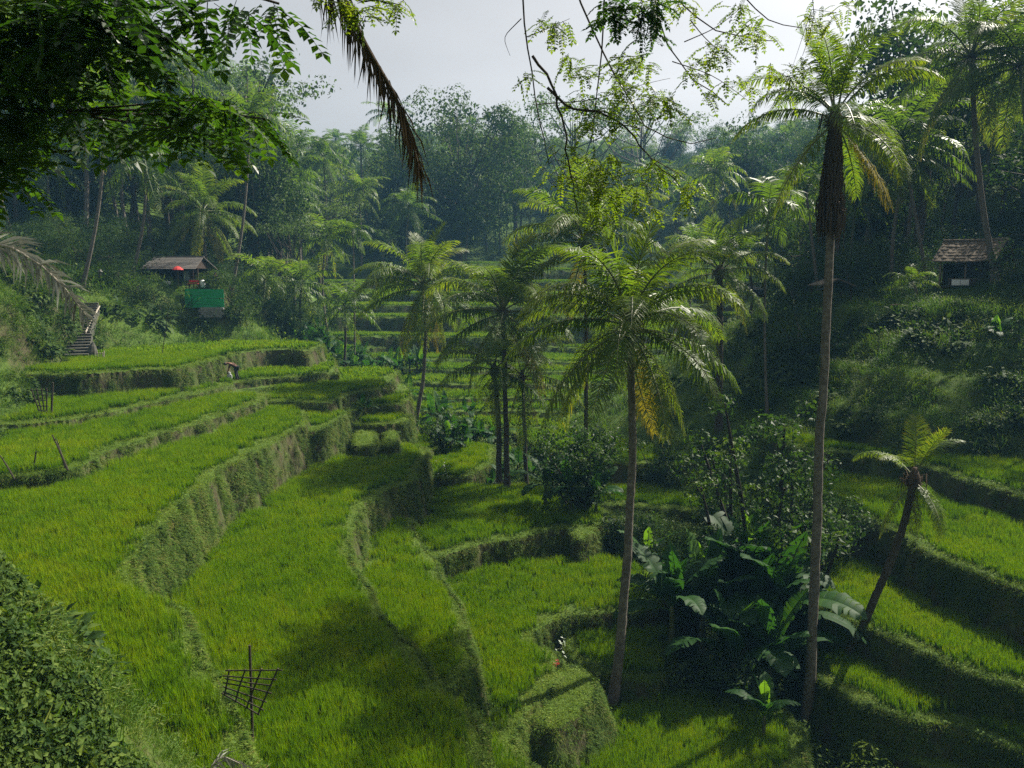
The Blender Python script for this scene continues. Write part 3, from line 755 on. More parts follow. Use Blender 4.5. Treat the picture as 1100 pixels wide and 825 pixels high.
def banana_far(label, base, v, size, rz, group=None):
    root = thing('banana_plant', label, 'banana plant', tuple(base), rz, group)
    link('stem', BSTEM, root, None, None, size); link('foliage', BCLUMP[v % 3], root, None, None, size)
    return root

def weed_bank(name, label, region, n_clump, per, leaf, mat, seed, h=.45, cr=.32):
    """tangled weeds hugging the ground inside a plan polygon"""
    rng = np.random.default_rng(seed); lo, hi = region.min(0), region.max(0); c = []
    while len(c) < n_clump:
        q = rng.uniform(lo, hi, (n_clump, 2)); q = q[sdist(region, q[:, 0], q[:, 1]) < 0]; c += list(q)
    c = np.array(c[:n_clump]); z = land(c[:, 0], c[:, 1]); o = np.array([*c.mean(0), z.mean() - .4])
    C = np.column_stack([c, z + h * rng.uniform(.2, 1.25, n_clump) * (1 + .4 * vnoise(c[:, 0], c[:, 1], 1.2, 51))]) - o
    root = thing(name, label, 'shrub', tuple(o))
    fb = MB(); leafcloud(fb, C, cr * rng.uniform(.6, 1.3, n_clump), per, leaf, rng, small=True, tint=.48)
    sb = MB()
    for k in range(0, n_clump, 3):
        b_ = np.array([c[k, 0], c[k, 1], z[k] - .15]) - o + [rng.normal(0, .1), rng.normal(0, .1), 0]
        sb.tube([b_, (b_ + C[k]) / 2 + rng.normal(0, .06, 3), C[k]], [.014, .009, .004], 4)
    sb.build('stem', M['twig'], root); fb.build('foliage', M[mat], root)
    return root

# ---- shrubs with glossy leaves
def shrub(name, label, base, W, H, n_clump, per, leaf, mat, seed, cat='shrub', bare=0.12, depth=None, stems=7, cr=None, group=None, small=True, tint=.5):
    rng = np.random.default_rng(seed)
    root = thing(name, label, cat, tuple(base), 0, group)
    D = depth or W
    c = []
    while len(c) < n_clump:
        p = rng.uniform(-1, 1, 3)
        if np.linalg.norm(p) > 1: continue
        c.append([p[0] * W / 2, p[1] * D / 2, H * (bare + (1 - bare) * (p[2] * .5 + .5))])
    c = np.array(c) + rng.normal(0, .08 * W, (n_clump, 3)) * np.array([1, 1, .5])
    r = (cr or 0.16 * W) * rng.uniform(.6, 1.3, n_clump)
    fb = MB(); leafcloud(fb, c, r, per, leaf, rng, small=small, tint=tint)
    sb = MB()
    for k in range(min(stems * 3, n_clump)):
        b = np.array([rng.normal(0, .06 * W), rng.normal(0, .06 * D), -.2])
        sb.tube([b, (b + c[k]) / 2 + rng.normal(0, .05 * W, 3), c[k]], [.035 * H / 2, .022 * H / 2, .008 * H / 2], 5)
    sb.build('stem', M['twig'], root); fb.build('foliage', M[mat], root)
    return root
# ------------------------------------------------------------------ rice, bank grass and slope grass
def rice_pattern(seed, far=False):
    rng = np.random.default_rng(seed); mb = MB()
    nt, nb = (28, 9) if not far else (14, 7)
    tp = np.sqrt(rng.random(nt)) * .42; ta = rng.uniform(0, 2 * PI, nt)
    tx, ty = tp * np.cos(ta), tp * np.sin(ta)
    n = nt * nb
    pos = np.stack([np.repeat(tx, nb) + rng.normal(0, .022, n), np.repeat(ty, nb) + rng.normal(0, .022, n), np.full(n, -.05)], -1)
    blades(mb, pos, rng.uniform(0, 2 * PI, n), rng.uniform(.27, .46, n), np.full(n, .011 if not far else .028), np.abs(rng.normal(.07, .10, n)), rng.uniform(.02, .55, n), np.repeat(rng.uniform(.34, .58, nt), nb) + rng.normal(0, .07, n), base_dark=.5)  # dark blade bases: shade between the stems put into the tint
    return source('rice_tuft', mb.mesh('rice_tuft', M['rice']))

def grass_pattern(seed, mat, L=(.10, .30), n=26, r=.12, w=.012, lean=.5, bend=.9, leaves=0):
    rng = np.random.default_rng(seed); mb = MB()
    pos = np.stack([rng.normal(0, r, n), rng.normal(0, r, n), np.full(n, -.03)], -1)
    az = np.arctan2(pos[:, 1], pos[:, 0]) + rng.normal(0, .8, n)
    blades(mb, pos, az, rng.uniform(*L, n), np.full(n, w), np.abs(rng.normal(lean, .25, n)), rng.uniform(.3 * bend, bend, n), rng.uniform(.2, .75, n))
    if leaves:
        p = np.stack([rng.normal(0, r, leaves), rng.normal(0, r, leaves), rng.uniform(.02, L[1] * .8, leaves)], -1)
        R = frames(rand_dirs(leaves, rng, .2, .5))
        stamp(mb, LEAF_V, None, LEAF_T, 0, p, R, rng.uniform(.06, .14, leaves), rng.uniform(.2, .8, leaves))
    return source('grass_tuft', mb.mesh('grass_tuft', mat))

def jitter_grid(x0, x1, y0, y1, s, rng):
    gx, gy = np.meshgrid(np.arange(x0, x1, s), np.arange(y0, y1, s))
    x = gx.ravel() + rng.uniform(-.5, .5, gx.size) * s; y = gy.ravel() + rng.uniform(-.5, .5, gx.size) * s
    k = np.abs(x) < .74 * y + 4
    return x[k], y[k]

PLANTED = np.array([bool(T[4]) for T in TER])
def normals(x, y, e=0.12):
    return norm(np.stack([land(x - e, y) - land(x + e, y), land(x, y - e) - land(x, y + e), np.full(x.shape, 2 * e)], -1))

rp, rr, rs, rk = [], [], [], []
for (y0, y1, s, far) in ((9, 34, .40, 0), (34, 62, .52, 0), (62, 152, .85, 1)):
    x, y = jitter_grid(-48, 62, y0, y1, s, RNG)
    z, ix, di, mg = land(x, y, True)
    ok = (ix >= 0) & PLANTED[ix] & (di < -.62) & (mg > .25)
    x, y, z, di = x[ok], y[ok], z[ok], di[ok]
    # keep a narrow gap along the foot of the bank above
    foot = np.maximum.reduce([land(x + dx, y + dy) for dx, dy in ((.35, 0), (-.35, 0), (0, .35), (0, -.35))]) - z
    ok = foot < .25
    x, y, z, di = x[ok], y[ok], z[ok], di[ok]
    n = len(x)
    rp.append(np.stack([x, y, z], -1)); rr.append(np.stack([RNG.normal(0, .06, n), RNG.normal(0, .06, n), RNG.uniform(0, 6.28, n)], -1))
    hs = 1.2 + .16 * vnoise(x, y, 3.0, 11) + RNG.normal(0, .09, n)
    ws = (1.0 if not far else 1.7) * np.ones(n)
    rs.append(np.stack([ws, ws, hs], -1)); rk.append(RNG.integers(0, 5, n) + 5 * far)
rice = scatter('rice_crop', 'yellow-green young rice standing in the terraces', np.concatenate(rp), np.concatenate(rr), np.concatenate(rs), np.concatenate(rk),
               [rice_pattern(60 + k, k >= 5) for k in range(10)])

def hang_pattern(seed, mat, L=(.10, .30), n=26, r=.10, w=.011, tint=(.1, .8)):
    """grass hanging down a bank: local z points out of the bank, local x down it"""
    rng = np.random.default_rng(seed); mb = MB()
    pos = np.stack([rng.normal(0, r, n), rng.normal(0, r, n), np.full(n, -.02)], -1)
    blades(mb, pos, rng.normal(0, .55, n), rng.uniform(*L, n), np.full(n, w), rng.uniform(.25, .9, n), rng.uniform(.4, 1.0, n), rng.uniform(*tint, n))
    if seed % 5 >= 3:
        p_ = np.stack([rng.normal(0, r * 1.2, 12), rng.normal(0, r * 1.2, 12), rng.uniform(.02, .14, 12)], -1)
        stamp(mb, LEAF_V, None, LEAF_T, 0, p_, frames(rand_dirs(12, rng) + np.array([.6, 0, .2])), rng.uniform(.05, .12, 12), rng.uniform(.0, .5, 12))
    return source('hanging_tuft', mb.mesh('hanging_tuft', mat))

def euler_of(x, z):
    """Euler angles that turn local z to z and local x towards x"""
    z = norm(z); y = norm(np.cross(z, x)); x = np.cross(y, z)
    return np.stack([np.arctan2(y[:, 2], z[:, 2]), -np.arcsin(np.clip(x[:, 2], -1, 1)), np.arctan2(x[:, 1], x[:, 0])], -1)

gp, gr, gs, gk = [], [], [], []
hp_, hr_, hs_, hk_ = [], [], [], []
sp, srr, ss_, sk = [], [], [], []
for (y0, y1, s) in ((8, 34, .105), (34, 64, .19), (64, 150, .5)):
    x, y = jitter_grid(-48, 55, y0, y1, s, RNG)
    z, ix, di, mg = land(x, y, True)
    bund = (ix >= 0) & (((di > -.75) & (di < .06)) | (~PLANTED[np.maximum(ix, 0)] & (di < .06)))
    k_ = bund & (RNG.random(len(x)) < .95)
    bx, by, bz = x[k_], y[k_], z[k_]; n = len(bx)
    gp.append(np.stack([bx, by, bz], -1)); gr.append(np.stack([RNG.normal(0, .2, n), RNG.normal(0, .2, n), RNG.uniform(0, 6.28, n)], -1))
    g_ = (1 if s < .15 else 1.35 if s < .3 else 2.2) * RNG.uniform(.6, 1.3, n)
    gs.append(np.stack([g_, g_, g_ * .8], -1)); gk.append(RNG.integers(0, 4, n))
    face = (ix >= 0) & (di > -.03) & (di < 1.2) & (mg > -.2)
    x, y = np.repeat(x[face], 5), np.repeat(y[face], 5)
    x = x + RNG.uniform(-.5, .5, len(x)) * s; y = y + RNG.uniform(-.5, .5, len(y)) * s
    # hollows and bare earth
    keep = ~((vnoise(x, y, .9, 21) + .6 * vnoise(x, y, .35, 22) > .22) & (RNG.random(len(x)) < .9))
    x, y = x[keep], y[keep]
    z, ix, di, mg = land(x, y, True); ok = (ix >= 0) & (di > -.05)
    x, y, z = x[ok], y[ok], z[ok]; nn = normals(x, y, .08); n = len(x)
    down = norm(np.stack([nn[:, 0] * nn[:, 2], nn[:, 1] * nn[:, 2], nn[:, 2] ** 2 - 1 - 1e-4], -1)) + RNG.normal(0, .15, (n, 3))
    hp_.append(np.stack([x, y, z], -1)); hr_.append(euler_of(down, nn))
    g_ = (1 if s < .15 else 1.1 if s < .3 else 1.6) * RNG.uniform(.6, 1.25, n)
    hs_.append(np.stack([g_, g_, g_], -1)); hk_.append(RNG.integers(0, 5, n))
for (y0, y1, s, sc_) in ((6, 30, .26, .8), (30, 66, .34, 1.0), (66, 110, .8, 1.7)):
    x, y = jitter_grid(-60, 60, y0, y1, s, RNG)
    z, ix, di, mg = land(x, y, True)
    ok = ix < 0
    rep = np.clip(1 / np.maximum(normals(x[ok], y[ok])[:, 2], .2), 1, 5).round().astype(int)
    bx, by = np.repeat(x[ok], rep) + RNG.uniform(-.5, .5, rep.sum()) * s, np.repeat(y[ok], rep) + RNG.uniform(-.5, .5, rep.sum()) * s
    bz = land(bx, by); nn = normals(bx, by); n = len(bx)
    a = norm(nn * .7 + np.array([0, 0, 1.0]) * .5)
    sp.append(np.stack([bx, by, bz], -1)); srr.append(np.stack([-np.arcsin(np.clip(a[:, 1], -1, 1)), np.arctan2(a[:, 0], a[:, 2]), RNG.uniform(0, 6.28, n)], -1))
    k_ = sc_ * RNG.uniform(.6, 1.4, n) * (1 + .5 * vnoise(bx, by, 2.2, 31))
    ss_.append(np.stack([k_, k_, k_], -1)); sk.append(RNG.integers(0, 5, n))
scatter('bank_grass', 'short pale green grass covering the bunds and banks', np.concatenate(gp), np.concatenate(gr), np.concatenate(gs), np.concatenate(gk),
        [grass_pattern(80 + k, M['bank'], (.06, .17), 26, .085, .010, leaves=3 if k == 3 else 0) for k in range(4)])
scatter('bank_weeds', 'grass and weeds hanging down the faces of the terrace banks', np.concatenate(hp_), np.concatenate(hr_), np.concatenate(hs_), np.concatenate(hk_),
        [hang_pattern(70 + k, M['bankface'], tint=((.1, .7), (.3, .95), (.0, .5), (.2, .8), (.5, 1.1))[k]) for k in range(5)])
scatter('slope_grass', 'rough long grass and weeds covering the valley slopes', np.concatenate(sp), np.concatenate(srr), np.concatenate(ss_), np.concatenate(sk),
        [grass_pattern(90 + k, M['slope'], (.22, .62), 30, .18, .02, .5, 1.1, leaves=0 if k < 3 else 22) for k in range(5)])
print('SCATTER rice', sum(map(len, rp)), 'bank', sum(map(len, gp)), 'face', sum(map(len, hp_)), 'slope', sum(map(len, sp)))

# leafy weeds in drifts on the slopes
def weed_pattern(seed, n=90):
    rng = np.random.default_rng(seed); mb = MB()
    d = rand_dirs(n, rng, .4); d[:, 2] = np.abs(d[:, 2])
    p_ = d * rng.uniform(.12, .42, n)[:, None] * np.array([1, 1, .9])
    dr = norm(d * np.array([1, 1, .2]) + rng.normal(0, .4, (n, 3)) + np.array([0, 0, -.2]))
    stamp(mb, LEAF_V, None, LEAF_T, 0, p_, frames(dr), rng.uniform(.09, .20, n) * (1 + .6 * (seed % 3 == 0)), rng.uniform(.15, .8, n))
    return source('weed_clump', mb.mesh('weed_clump', M['bushleaf']))
wp, wr, ws = [], [], []
for (y0, y1, s, sc_) in ((8, 30, .42, .8), (30, 70, .55, 1.15), (70, 100, 1.2, 2.0)):
    x, y = jitter_grid(-60, 62, y0, y1, s, RNG)
    z, ix, di, mg = land(x, y, True)
    m_ = vnoise(x, y, 3.2, 41) + .6 * vnoise(x, y, 1.1, 42)
    ok = (ix < 0) & (m_ > np.where(x > 0, .50, .38))
    n = ok.sum(); wp.append(np.stack([x[ok], y[ok], z[ok]], -1)); wr.append(np.stack([RNG.normal(0, .25, n), RNG.normal(0, .25, n), RNG.uniform(0, 6.28, n)], -1))
    k_ = sc_ * RNG.uniform(.5, 1.5, n) * (1 + .5 * m_[ok]); ws.append(np.stack([k_, k_, k_], -1))
wp = np.concatenate(wp)
scatter('undergrowth', 'low leafy weeds growing in drifts on the slopes', wp, np.concatenate(wr), np.concatenate(ws), RNG.integers(0, 5, len(wp)), [weed_pattern(200 + k) for k in range(5)])
# ------------------------------------------------------------------ palms
def tall(label, bpx, Y, tpx, tpy, **k):
    return palm(label, ground_at(bpx, Y), at(tpx, tpy, Y), **k)

tall('wide-crowned coconut palm with a curved foot rising from the low rice fields', 655, 30, 676, 350, curve=(.45, 0), size=1.06, seed=4,
     counts={'spear': 2, 'up': 6, 'arch': 7, 'flat': 7, 'low': 6, 'hang': 3}, yellow=1, r0=.2, r1=.13)
tall('tallest slender palm with a brown skirt of dead fronds below its crown', 868, 30, 897, 128, curve=(.05, 0), size=.85, seed=9,
     counts={'spear': 3, 'up': 5, 'arch': 3, 'flat': 3, 'low': 2, 'hang': 1}, yellow=1, skirt=4.7, r0=.19, r1=.14)
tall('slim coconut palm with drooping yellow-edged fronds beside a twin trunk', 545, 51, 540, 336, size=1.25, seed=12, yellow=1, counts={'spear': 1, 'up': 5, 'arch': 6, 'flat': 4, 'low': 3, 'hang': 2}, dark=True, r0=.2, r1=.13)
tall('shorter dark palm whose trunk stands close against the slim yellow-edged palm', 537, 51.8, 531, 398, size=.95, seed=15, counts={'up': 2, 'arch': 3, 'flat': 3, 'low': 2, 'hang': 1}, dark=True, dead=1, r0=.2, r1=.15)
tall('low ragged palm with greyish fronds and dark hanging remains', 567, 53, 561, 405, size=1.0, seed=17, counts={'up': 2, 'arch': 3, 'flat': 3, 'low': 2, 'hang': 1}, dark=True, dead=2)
tall('pale-trunked coconut palm with yellow lower fronds beside the banana thicket', 445, 64, 455, 308, curve=(.5, 0), size=1.25, seed=21, yellow=2, counts={'spear': 2, 'up': 5, 'arch': 7, 'flat': 6, 'low': 4, 'hang': 3})
tall('palm with long swept fronds behind the wide-crowned palm', 629, 54, 628, 262, size=1.3, seed=26, yellow=1, counts={'spear': 2, 'up': 5, 'arch': 6, 'flat': 4, 'low': 3}, dark=True)
tall('straight palm with a small dark crown and fibrous trunk right of the wide-crowned palm', 772, 60, 773, 292, size=1.05, seed=29, counts={'spear': 2, 'up': 4, 'arch': 5, 'flat': 4, 'low': 3, 'hang': 2}, dark=True, r0=.27, r1=.22)
tall('crooked leaning palm with broken fronds on the shaded right terraces', 906, 31.5, 982, 515, curve=(.35, 0), size=.55, seed=33, counts={'spear': 2, 'up': 2, 'arch': 1, 'low': 2, 'hang': 2}, dead=3, dark=True, r0=.17, r1=.14)
tall('tall palm with long arching fronds over the thatched hut', 1072, 63, 1043, 62, curve=(-.4, 0), size=1.5, seed=37, counts={'spear': 2, 'up': 4, 'arch': 6, 'flat': 5, 'low': 4, 'hang': 3}, r0=.24, r1=.17)
tall('tall palm at the right edge with fronds reaching out of the picture', 1118, 60, 1096, 70, size=1.4, seed=41, counts={'spear': 1, 'up': 4, 'arch': 5, 'flat': 5, 'low': 3, 'hang': 3}, dead=1)
tall('dense-crowned palm with many hanging fronds above the green-fenced hut', 222, 92, 218, 228, size=1.3, seed=43, counts={'spear': 2, 'up': 4, 'arch': 5, 'flat': 4, 'low': 4, 'hang': 5}, yellow=1)

def fpalm(label, bpx, Y, tpx, tpy, cr, size=1.0, **k):
    return far_palm(label, ground_at(bpx, Y), at(tpx, tpy, Y), cr, size * 1.15, seed=bpx + tpy, **k)
C0, C1, C2, C3 = CROWNS
S0, S1 = CROWNS_SPARSE
fpalm('dark drooping areca palm on a thin trunk left of the tallest palm', 825, 60, 826, 218, ARECA, 1.3, r0=.10, r1=.08, name='areca_palm')
fpalm('slender areca palm standing tall behind the mid-valley palms', 381, 90, 379, 248, ARECA, 1.0, r0=.10, r1=.07, name='areca_palm')
fpalm('leaning palm with a thin pale trunk whose base is behind the hut roof', 246, 86, 268, 128, C1, 1.05, curve=(.5, 0))
fpalm('shaggy dark palm left of the hut with a curved trunk', 138, 78, 156, 172, C2, 1.1, curve=(.6, 0))
fpalm('palm whose bare trunk leans left over the stone stairs', 86, 70, 112, 118, C0, 1.05, curve=(.6, 0))
fpalm('palm poking above the forest top on the left', 205, 105, 207, 78, S0, 1.25)
fpalm('low pale palm at the left end of the mid-valley thicket', 286, 86, 285, 300, C3, 1.0)
fpalm('bushy upright palm with a dark trunk behind the top terrace', 322, 90, 324, 305, C1, 1.0, dark=True)
fpalm('low spreading palm with sun-bleached fronds above the banana thicket', 368, 86, 370, 327, C2, .85, dark=True)
fpalm('hazy palm on the skyline, left one of the pair', 318, 135, 320, 158, S1, 1.3)
fpalm('hazy palm on the skyline, right one of the pair', 350, 138, 347, 168, C0, 1.2)
fpalm('hazy palm with drooping crown behind the low pale palm', 300, 112, 299, 242, C2, 1.15)
fpalm('hazy palm beside the slender areca palm', 352, 108, 350, 256, C3, 1.05)
fpalm('small hazy palm below the dip in the skyline', 388, 140, 385, 205, C1, 1.15)
fpalm('hazy palm in front of the big round tree', 438, 142, 440, 222, C0, 1.25)
fpalm('pale palm with trunk pair in the hazy wood behind the areca palm', 766, 130, 768, 186, C3, 1.25)
fpalm('hazy palm with spread crown right of the swept-frond palm', 745, 105, 744, 262, C2, .95)
fpalm('hazy palm standing between the small dark-crowned palm and the areca palm', 803, 82, 800, 272, C1, .8, dark=True)
fpalm('hazy palm in the wood over the far terraces', 700, 155, 700, 190, C0, 1.2)
fpalm('leaning palm trunk and crown behind the tallest palm', 881, 74, 866, 205, S1, 1.1)
fpalm('shaded palm with a pale leaning trunk left of the thatched hut', 998, 72, 968, 150, C2, 1.35)
fpalm('young upright palm beside the small bench', 979, 65, 979, 303, S0, .45, r0=.12, r1=.1)
fpalm('tall palm at the far left behind the dark foliage', 58, 92, 52, 168, C3, 1.1)
fpalm('hazy palm above the far terraces left of centre', 500, 158, 503, 236, S0, 1.05)
fpalm('low hazy palm at the foot of the big round tree', 412, 150, 410, 262, C2, .95)
fpalm('small hazy palm beside the right end of the far terraces', 835, 118, 838, 232, C3, 1.1)

# ------------------------------------------------------------------ far and middle trees
def T_(label, px, Y, kind, v, scale, rz=0.0, **k): return tree(label, ground_at(px, Y), kind, v, scale, rz, **k)
T_('big round leafy tree dominating the hazy far wood', 492, 165, 'big', 0, 1.2)
T_('rounded hazy tree left of the big round tree', 428, 178, 'dense', 1, 1.75, 1.0)
T_('spreading flat-topped tree above the far wood in the centre', 612, 185, 'umbrella', 0, 2.25, .5)
T_('flat-topped tree between the big round tree and the centre one', 556, 178, 'umbrella', 1, 2.2, 2.0)
T_('flat-topped hazy tree right of the centre one', 690, 195, 'umbrella', 0, 2.1, 3.3)
T_('pale hazy tree below the sky gap on the right', 802, 165, 'dense', 0, 2.05, 4.0)
T_('feathery flat-crowned tree on the left skyline', 274, 120, 'umbrella', 1, 2.25, .9)
T_('dark leafy tree crowning the right-hand wood', 985, 84, 'dense', 1, 2.0, 2.2)
T_('shaded tree in the wood left of the tall arching palm', 930, 88, 'dense', 0, 1.35, 5.0)
T_('small dark tree with crooked trunk beside the little shelter', 862, 64, 'bushy', 0, 1.05, 2.0)

# bushes: alike ones share a label
bl = 'rounded green bush on the bank below the shingled hut'
for px, Y, v, s in ((128, 74, 0, .55), (150, 73, 1, .75), (166, 74, 0, .5), (176, 73.5, 1, .6), (142, 78, 0, .6), (160, 79, 1, .7), (184, 74.0, 0, .42), (249, 78, 0, .75), (257, 76.5, 1, .8), (262, 79, 0, .6), (232, 79.5, 1, .62), (116, 80, 0, .7), (104, 82, 1, .8), (122, 86, 0, .8)):
    tree(bl, ground_at(px, Y), 'bushy', v, s, px * .7, 'bushes on the bank below the shingled hut', 'bush', 'bush')
bl = 'dark weedy bush on the shaded right slope'
for px, Y, v, s in ((845, 66, 0, .55), (862, 62, 1, .6), (905, 62, 1, .5), (880, 68, 0, .6), (935, 68, 1, .6), (1010, 68, 0, .5), (1085, 62, 0, .7), (1092, 54, 1, .45), (1088, 49, 1, .35)):
    tree(bl, ground_at(px, Y), 'bushy', v, s, px * .7, 'bushes on the right slope', 'bush', 'bush')

# ------------------------------------------------------------------ bananas
bl = 'dark banana plant in the shaded clump at the lower right'
for k, (px, Y, H, s) in enumerate(((752, 33.5, 3.0, 1.45), (800, 34.5, 3.6, 1.55), (836, 33, 3.0, 1.5), (778, 31.5, 2.2, 1.35), (826, 31, 1.9, 1.3), (722, 32.5, 2.2, 1.2), (790, 35.5, 3.4, 1.3), (812, 33, 2.6, 1.3))):
    banana(bl, ground_at(px, Y), H, s * 1.12, k, {'up': 3, 'mid': 4, 'arch': 3, 'low': 1}, 'banana plants in the lower right clump', young=1 if k in (1, 0) else 0)
banana('small young banana plant at the bottom, pale leaves spread', ground_at(820, 27.3), .9, .72, 21, {'up': 2, 'mid': 3, 'arch': 2}, young=1)
banana('lone banana plant with one pale upright leaf between the two trunks', ground_at(694, 42), 1.6, .95, 25, {'mid': 2, 'arch': 3, 'low': 1}, young=1)
bl = 'dark banana plant beside the glossy bush in mid-valley'
for k, (px, Y, H, s) in enumerate(((586, 47, 1.4, .95), (612, 45.5, 1.3, 1.0), (640, 45.5, 1.2, .9))):
    banana(bl, ground_at(px, Y), H, s, 31 + k, None, 'bananas beside the glossy bush', young=0)
bl = 'banana plant in the leafy row at the foot of the far terraces'
for k in range(20):
    px = 335 + k * 6.2 + RNG.normal(0, 2); Y = 90 + RNG.normal(0, 2)
    banana_far(bl, ground_at(px, Y), k, RNG.uniform(.95, 1.35), RNG.uniform(0, 6), 'banana row at the foot of the far terraces')
bl = 'sunlit banana plant in the thicket around the pale-trunked palm'
for k, (px, Y) in enumerate(((470, 64), (480, 62), (490, 66), (500, 63), (512, 66), (462, 68), (484, 58.5), (496, 59.5), (525, 66), (436, 72), (474, 72), (505, 71))):
    banana_far(bl, ground_at(px, Y), k, RNG.uniform(.75, 1.15), RNG.uniform(0, 6), 'bananas around the pale-trunked palm')
bl = 'low leafy banana plant by the twin-trunked palm'
for k, (px, Y) in enumerate(((528, 53), (540, 54.5), (556, 56), (572, 55), (590, 56), (606, 57), (548, 59), (620, 60))):
    banana_far(bl, ground_at(px, Y), k, RNG.uniform(.55, .85), RNG.uniform(0, 6), 'low bananas by the twin palm')
bl = 'banana plant under the hazy palms left of the far terraces'
for k, (px, Y) in enumerate(((268, 86), (280, 84), (296, 86), (308, 85), (318, 84), (330, 87))):
    banana_far(bl, ground_at(px, Y), k, RNG.uniform(.9, 1.2), RNG.uniform(0, 6), 'bananas under the hazy palms')
banana_far('broad-leaved plant spreading on the upper right slope', ground_at(1072, 55), 1, .8, 1.0)
banana_far('leafy plant growing on the earth block at the end of the wide field', ground_at(392, 57), 2, .55, 1.0)

# ------------------------------------------------------------------ shrubs
shrub('glossy_tree', 'loose tree of small glossy leaves beside the tallest palm', ground_at(812, 37), 7.6, 12.4, 88, 72, .20, 'glossy', 51, 'tree', bare=.25, cr=.75, stems=9)
shrub('glossy_bush', 'glossy bush with silvery highlights behind the field with the curved bund', ground_at(622, 46.5), 5.0, 5.4, 60, 110, .16, 'glossy', 52, bare=.08, cr=.7)
shrub('glossy_bush', 'low glossy bush in front of the loose glossy tree', ground_at(738, 35.5), 4.2, 4.4, 52, 110, .16, 'glossy', 53, bare=.05, cr=.65)
shrub('glossy_bush', 'low glossy bush at the right end of the curved bund', ground_at(672, 44), 3.0, 2.8, 34, 110, .15, 'glossy', 54, bare=.05, cr=.5)
shrub('glossy_bush', 'dark glossy bush right of the loose glossy tree', ground_at(878, 38), 4.0, 4.0, 44, 110, .16, 'glossy', 55, bare=.05, cr=.6)
shrub('glossy_bush', 'dark bush under the banana clump', ground_at(770, 30.2), 4.5, 1.8, 30, 80, .16, 'glossy', 56, bare=.0, cr=.55)
shrub('weed_bush', 'leafy weeds at the bottom right corner below the crooked palm', ground_at(905, 27), 4.0, 1.6, 30, 90, .12, 'bushleaf', 57, bare=.0, cr=.5)
shrub('glossy_bush', 'bush with pale leaves at the foot of the pale-trunked palm', ground_at(478, 60), 3.6, 3.4, 26, 70, .17, 'glossy', 58, bare=.05, cr=.55)
shrub('glossy_bush', 'dark bush on the field edge behind the wide-crowned palm', ground_at(716, 56), 3.8, 3.2, 26, 80, .17, 'glossy', 59, bare=.05, cr=.6)
def px_region(pts): return np.array([at(a, b, Y)[:2] for a, b, Y in pts])
weed_bank('weed_bush', 'tangled leafy weeds at the left edge below the rice, upper part', px_region([(-150, 560, 15.5), (10, 560, 15.2), (66, 615, 13.4), (92, 660, 12.2), (-150, 660, 12)]), 260, 100, .095, 'bushleaf', 61)
weed_bank('weed_bush', 'tangled leafy weeds at the left edge, middle part', px_region([(-150, 680, 12), (112, 680, 12.2), (150, 720, 11.4), (180, 755, 10.8), (-100, 755, 10.3)]), 250, 105, .088, 'bushleaf', 62)
weed_bank('weed_bush', 'dark leafy weeds filling the bottom left corner', px_region([(-100, 760, 10.3), (185, 760, 10.8), (215, 830, 9.9), (215, 900, 8.6), (-100, 900, 8.4)]), 250, 105, .088, 'bushleaf', 63)

# a few small plants one can pick out
def small_plant(name, label, base, h, n, leaf, mat, seed, cat='plant'):
    rng = np.random.default_rng(seed); root = thing(name, label, cat, tuple(base))
    sb = MB(); sb.tube([[0, 0, -.1], [.03, 0, h * .5], [0, .02, h]], [.02, .015, .006], 5); sb.build('stem', M['twig'], root)
    fb = MB(); p = np.stack([rng.normal(0, .10 * h, n), rng.normal(0, .10 * h, n), rng.uniform(.45 * h, h * 1.05, n)], -1)
    stamp(fb, LEAF_V, None, LEAF_T, .5, p, frames(rand_dirs(n, rng, .1, .6)), leaf * rng.uniform(.7, 1.3, n), rng.normal(0, .2, n)); fb.build('foliage', M[mat], root)
small_plant('seedling', 'little pale-leaved sapling on the grassy mound', ground_at(603, 29.6), 1.3, 12, .16, 'pale_leaf', 1)
small_plant('red_leaved_plant', 'small red-leaved plant at the foot of the pale sapling', ground_at(598, 29.2), .4, 9, .15, 'red_leaf', 2)
small_plant('sapling', 'thin pale sapling between the two small mid-valley fields', ground_at(479, 50.5), 2.1, 26, .16, 'pale_leaf', 3)

# ------------------------------------------------------------------ leaves hanging into the top of the view
def compound(n_pair=8, L=.30, leaf=.085, seed=0):
    rng = np.random.default_rng(seed); mb = MB()
    t = np.linspace(.15, 1, n_pair)
    z = -.10 * L * (t * 2) ** 2
    P = np.stack([t * L, np.zeros(n_pair), z], -1)
    mb.tube([[0, 0, 0], [L * .5, 0, -.10 * L], [L, 0, -.4 * L]], [.003, .0025, .0015], 3, a=.3)
    for s in (-1, 1):
        d = np.stack([np.full(n_pair, .45), np.full(n_pair, s * 1.0), np.full(n_pair, -.25)], -1) + rng.normal(0, .12, (n_pair, 3))
        stamp(mb, LEAF2_V, None, LEAF2_T, .5, P, frames(norm(d)), leaf * (1 - .35 * np.abs(t - .55)) * rng.uniform(.85, 1.1, n_pair), rng.normal(0, .1, n_pair))
    stamp(mb, LEAF2_V, None, LEAF2_T, .5, P[-1:], frames(np.array([[1.0, 0, -.5]])), leaf, np.zeros(1))
    return np.concatenate(mb.v), np.concatenate(mb.q), np.concatenate(mb.t), np.concatenate(mb.a)
COMP = [compound(8, .30, .085, s) for s in range(2)]
COMP_S = [compound(7, .17, .040, s + 5) for s in range(2)]

def px_line(pts, Y):
    return np.array([at(a, b, Y if len(c) == 0 else c[0]) for a, b, *c in pts])

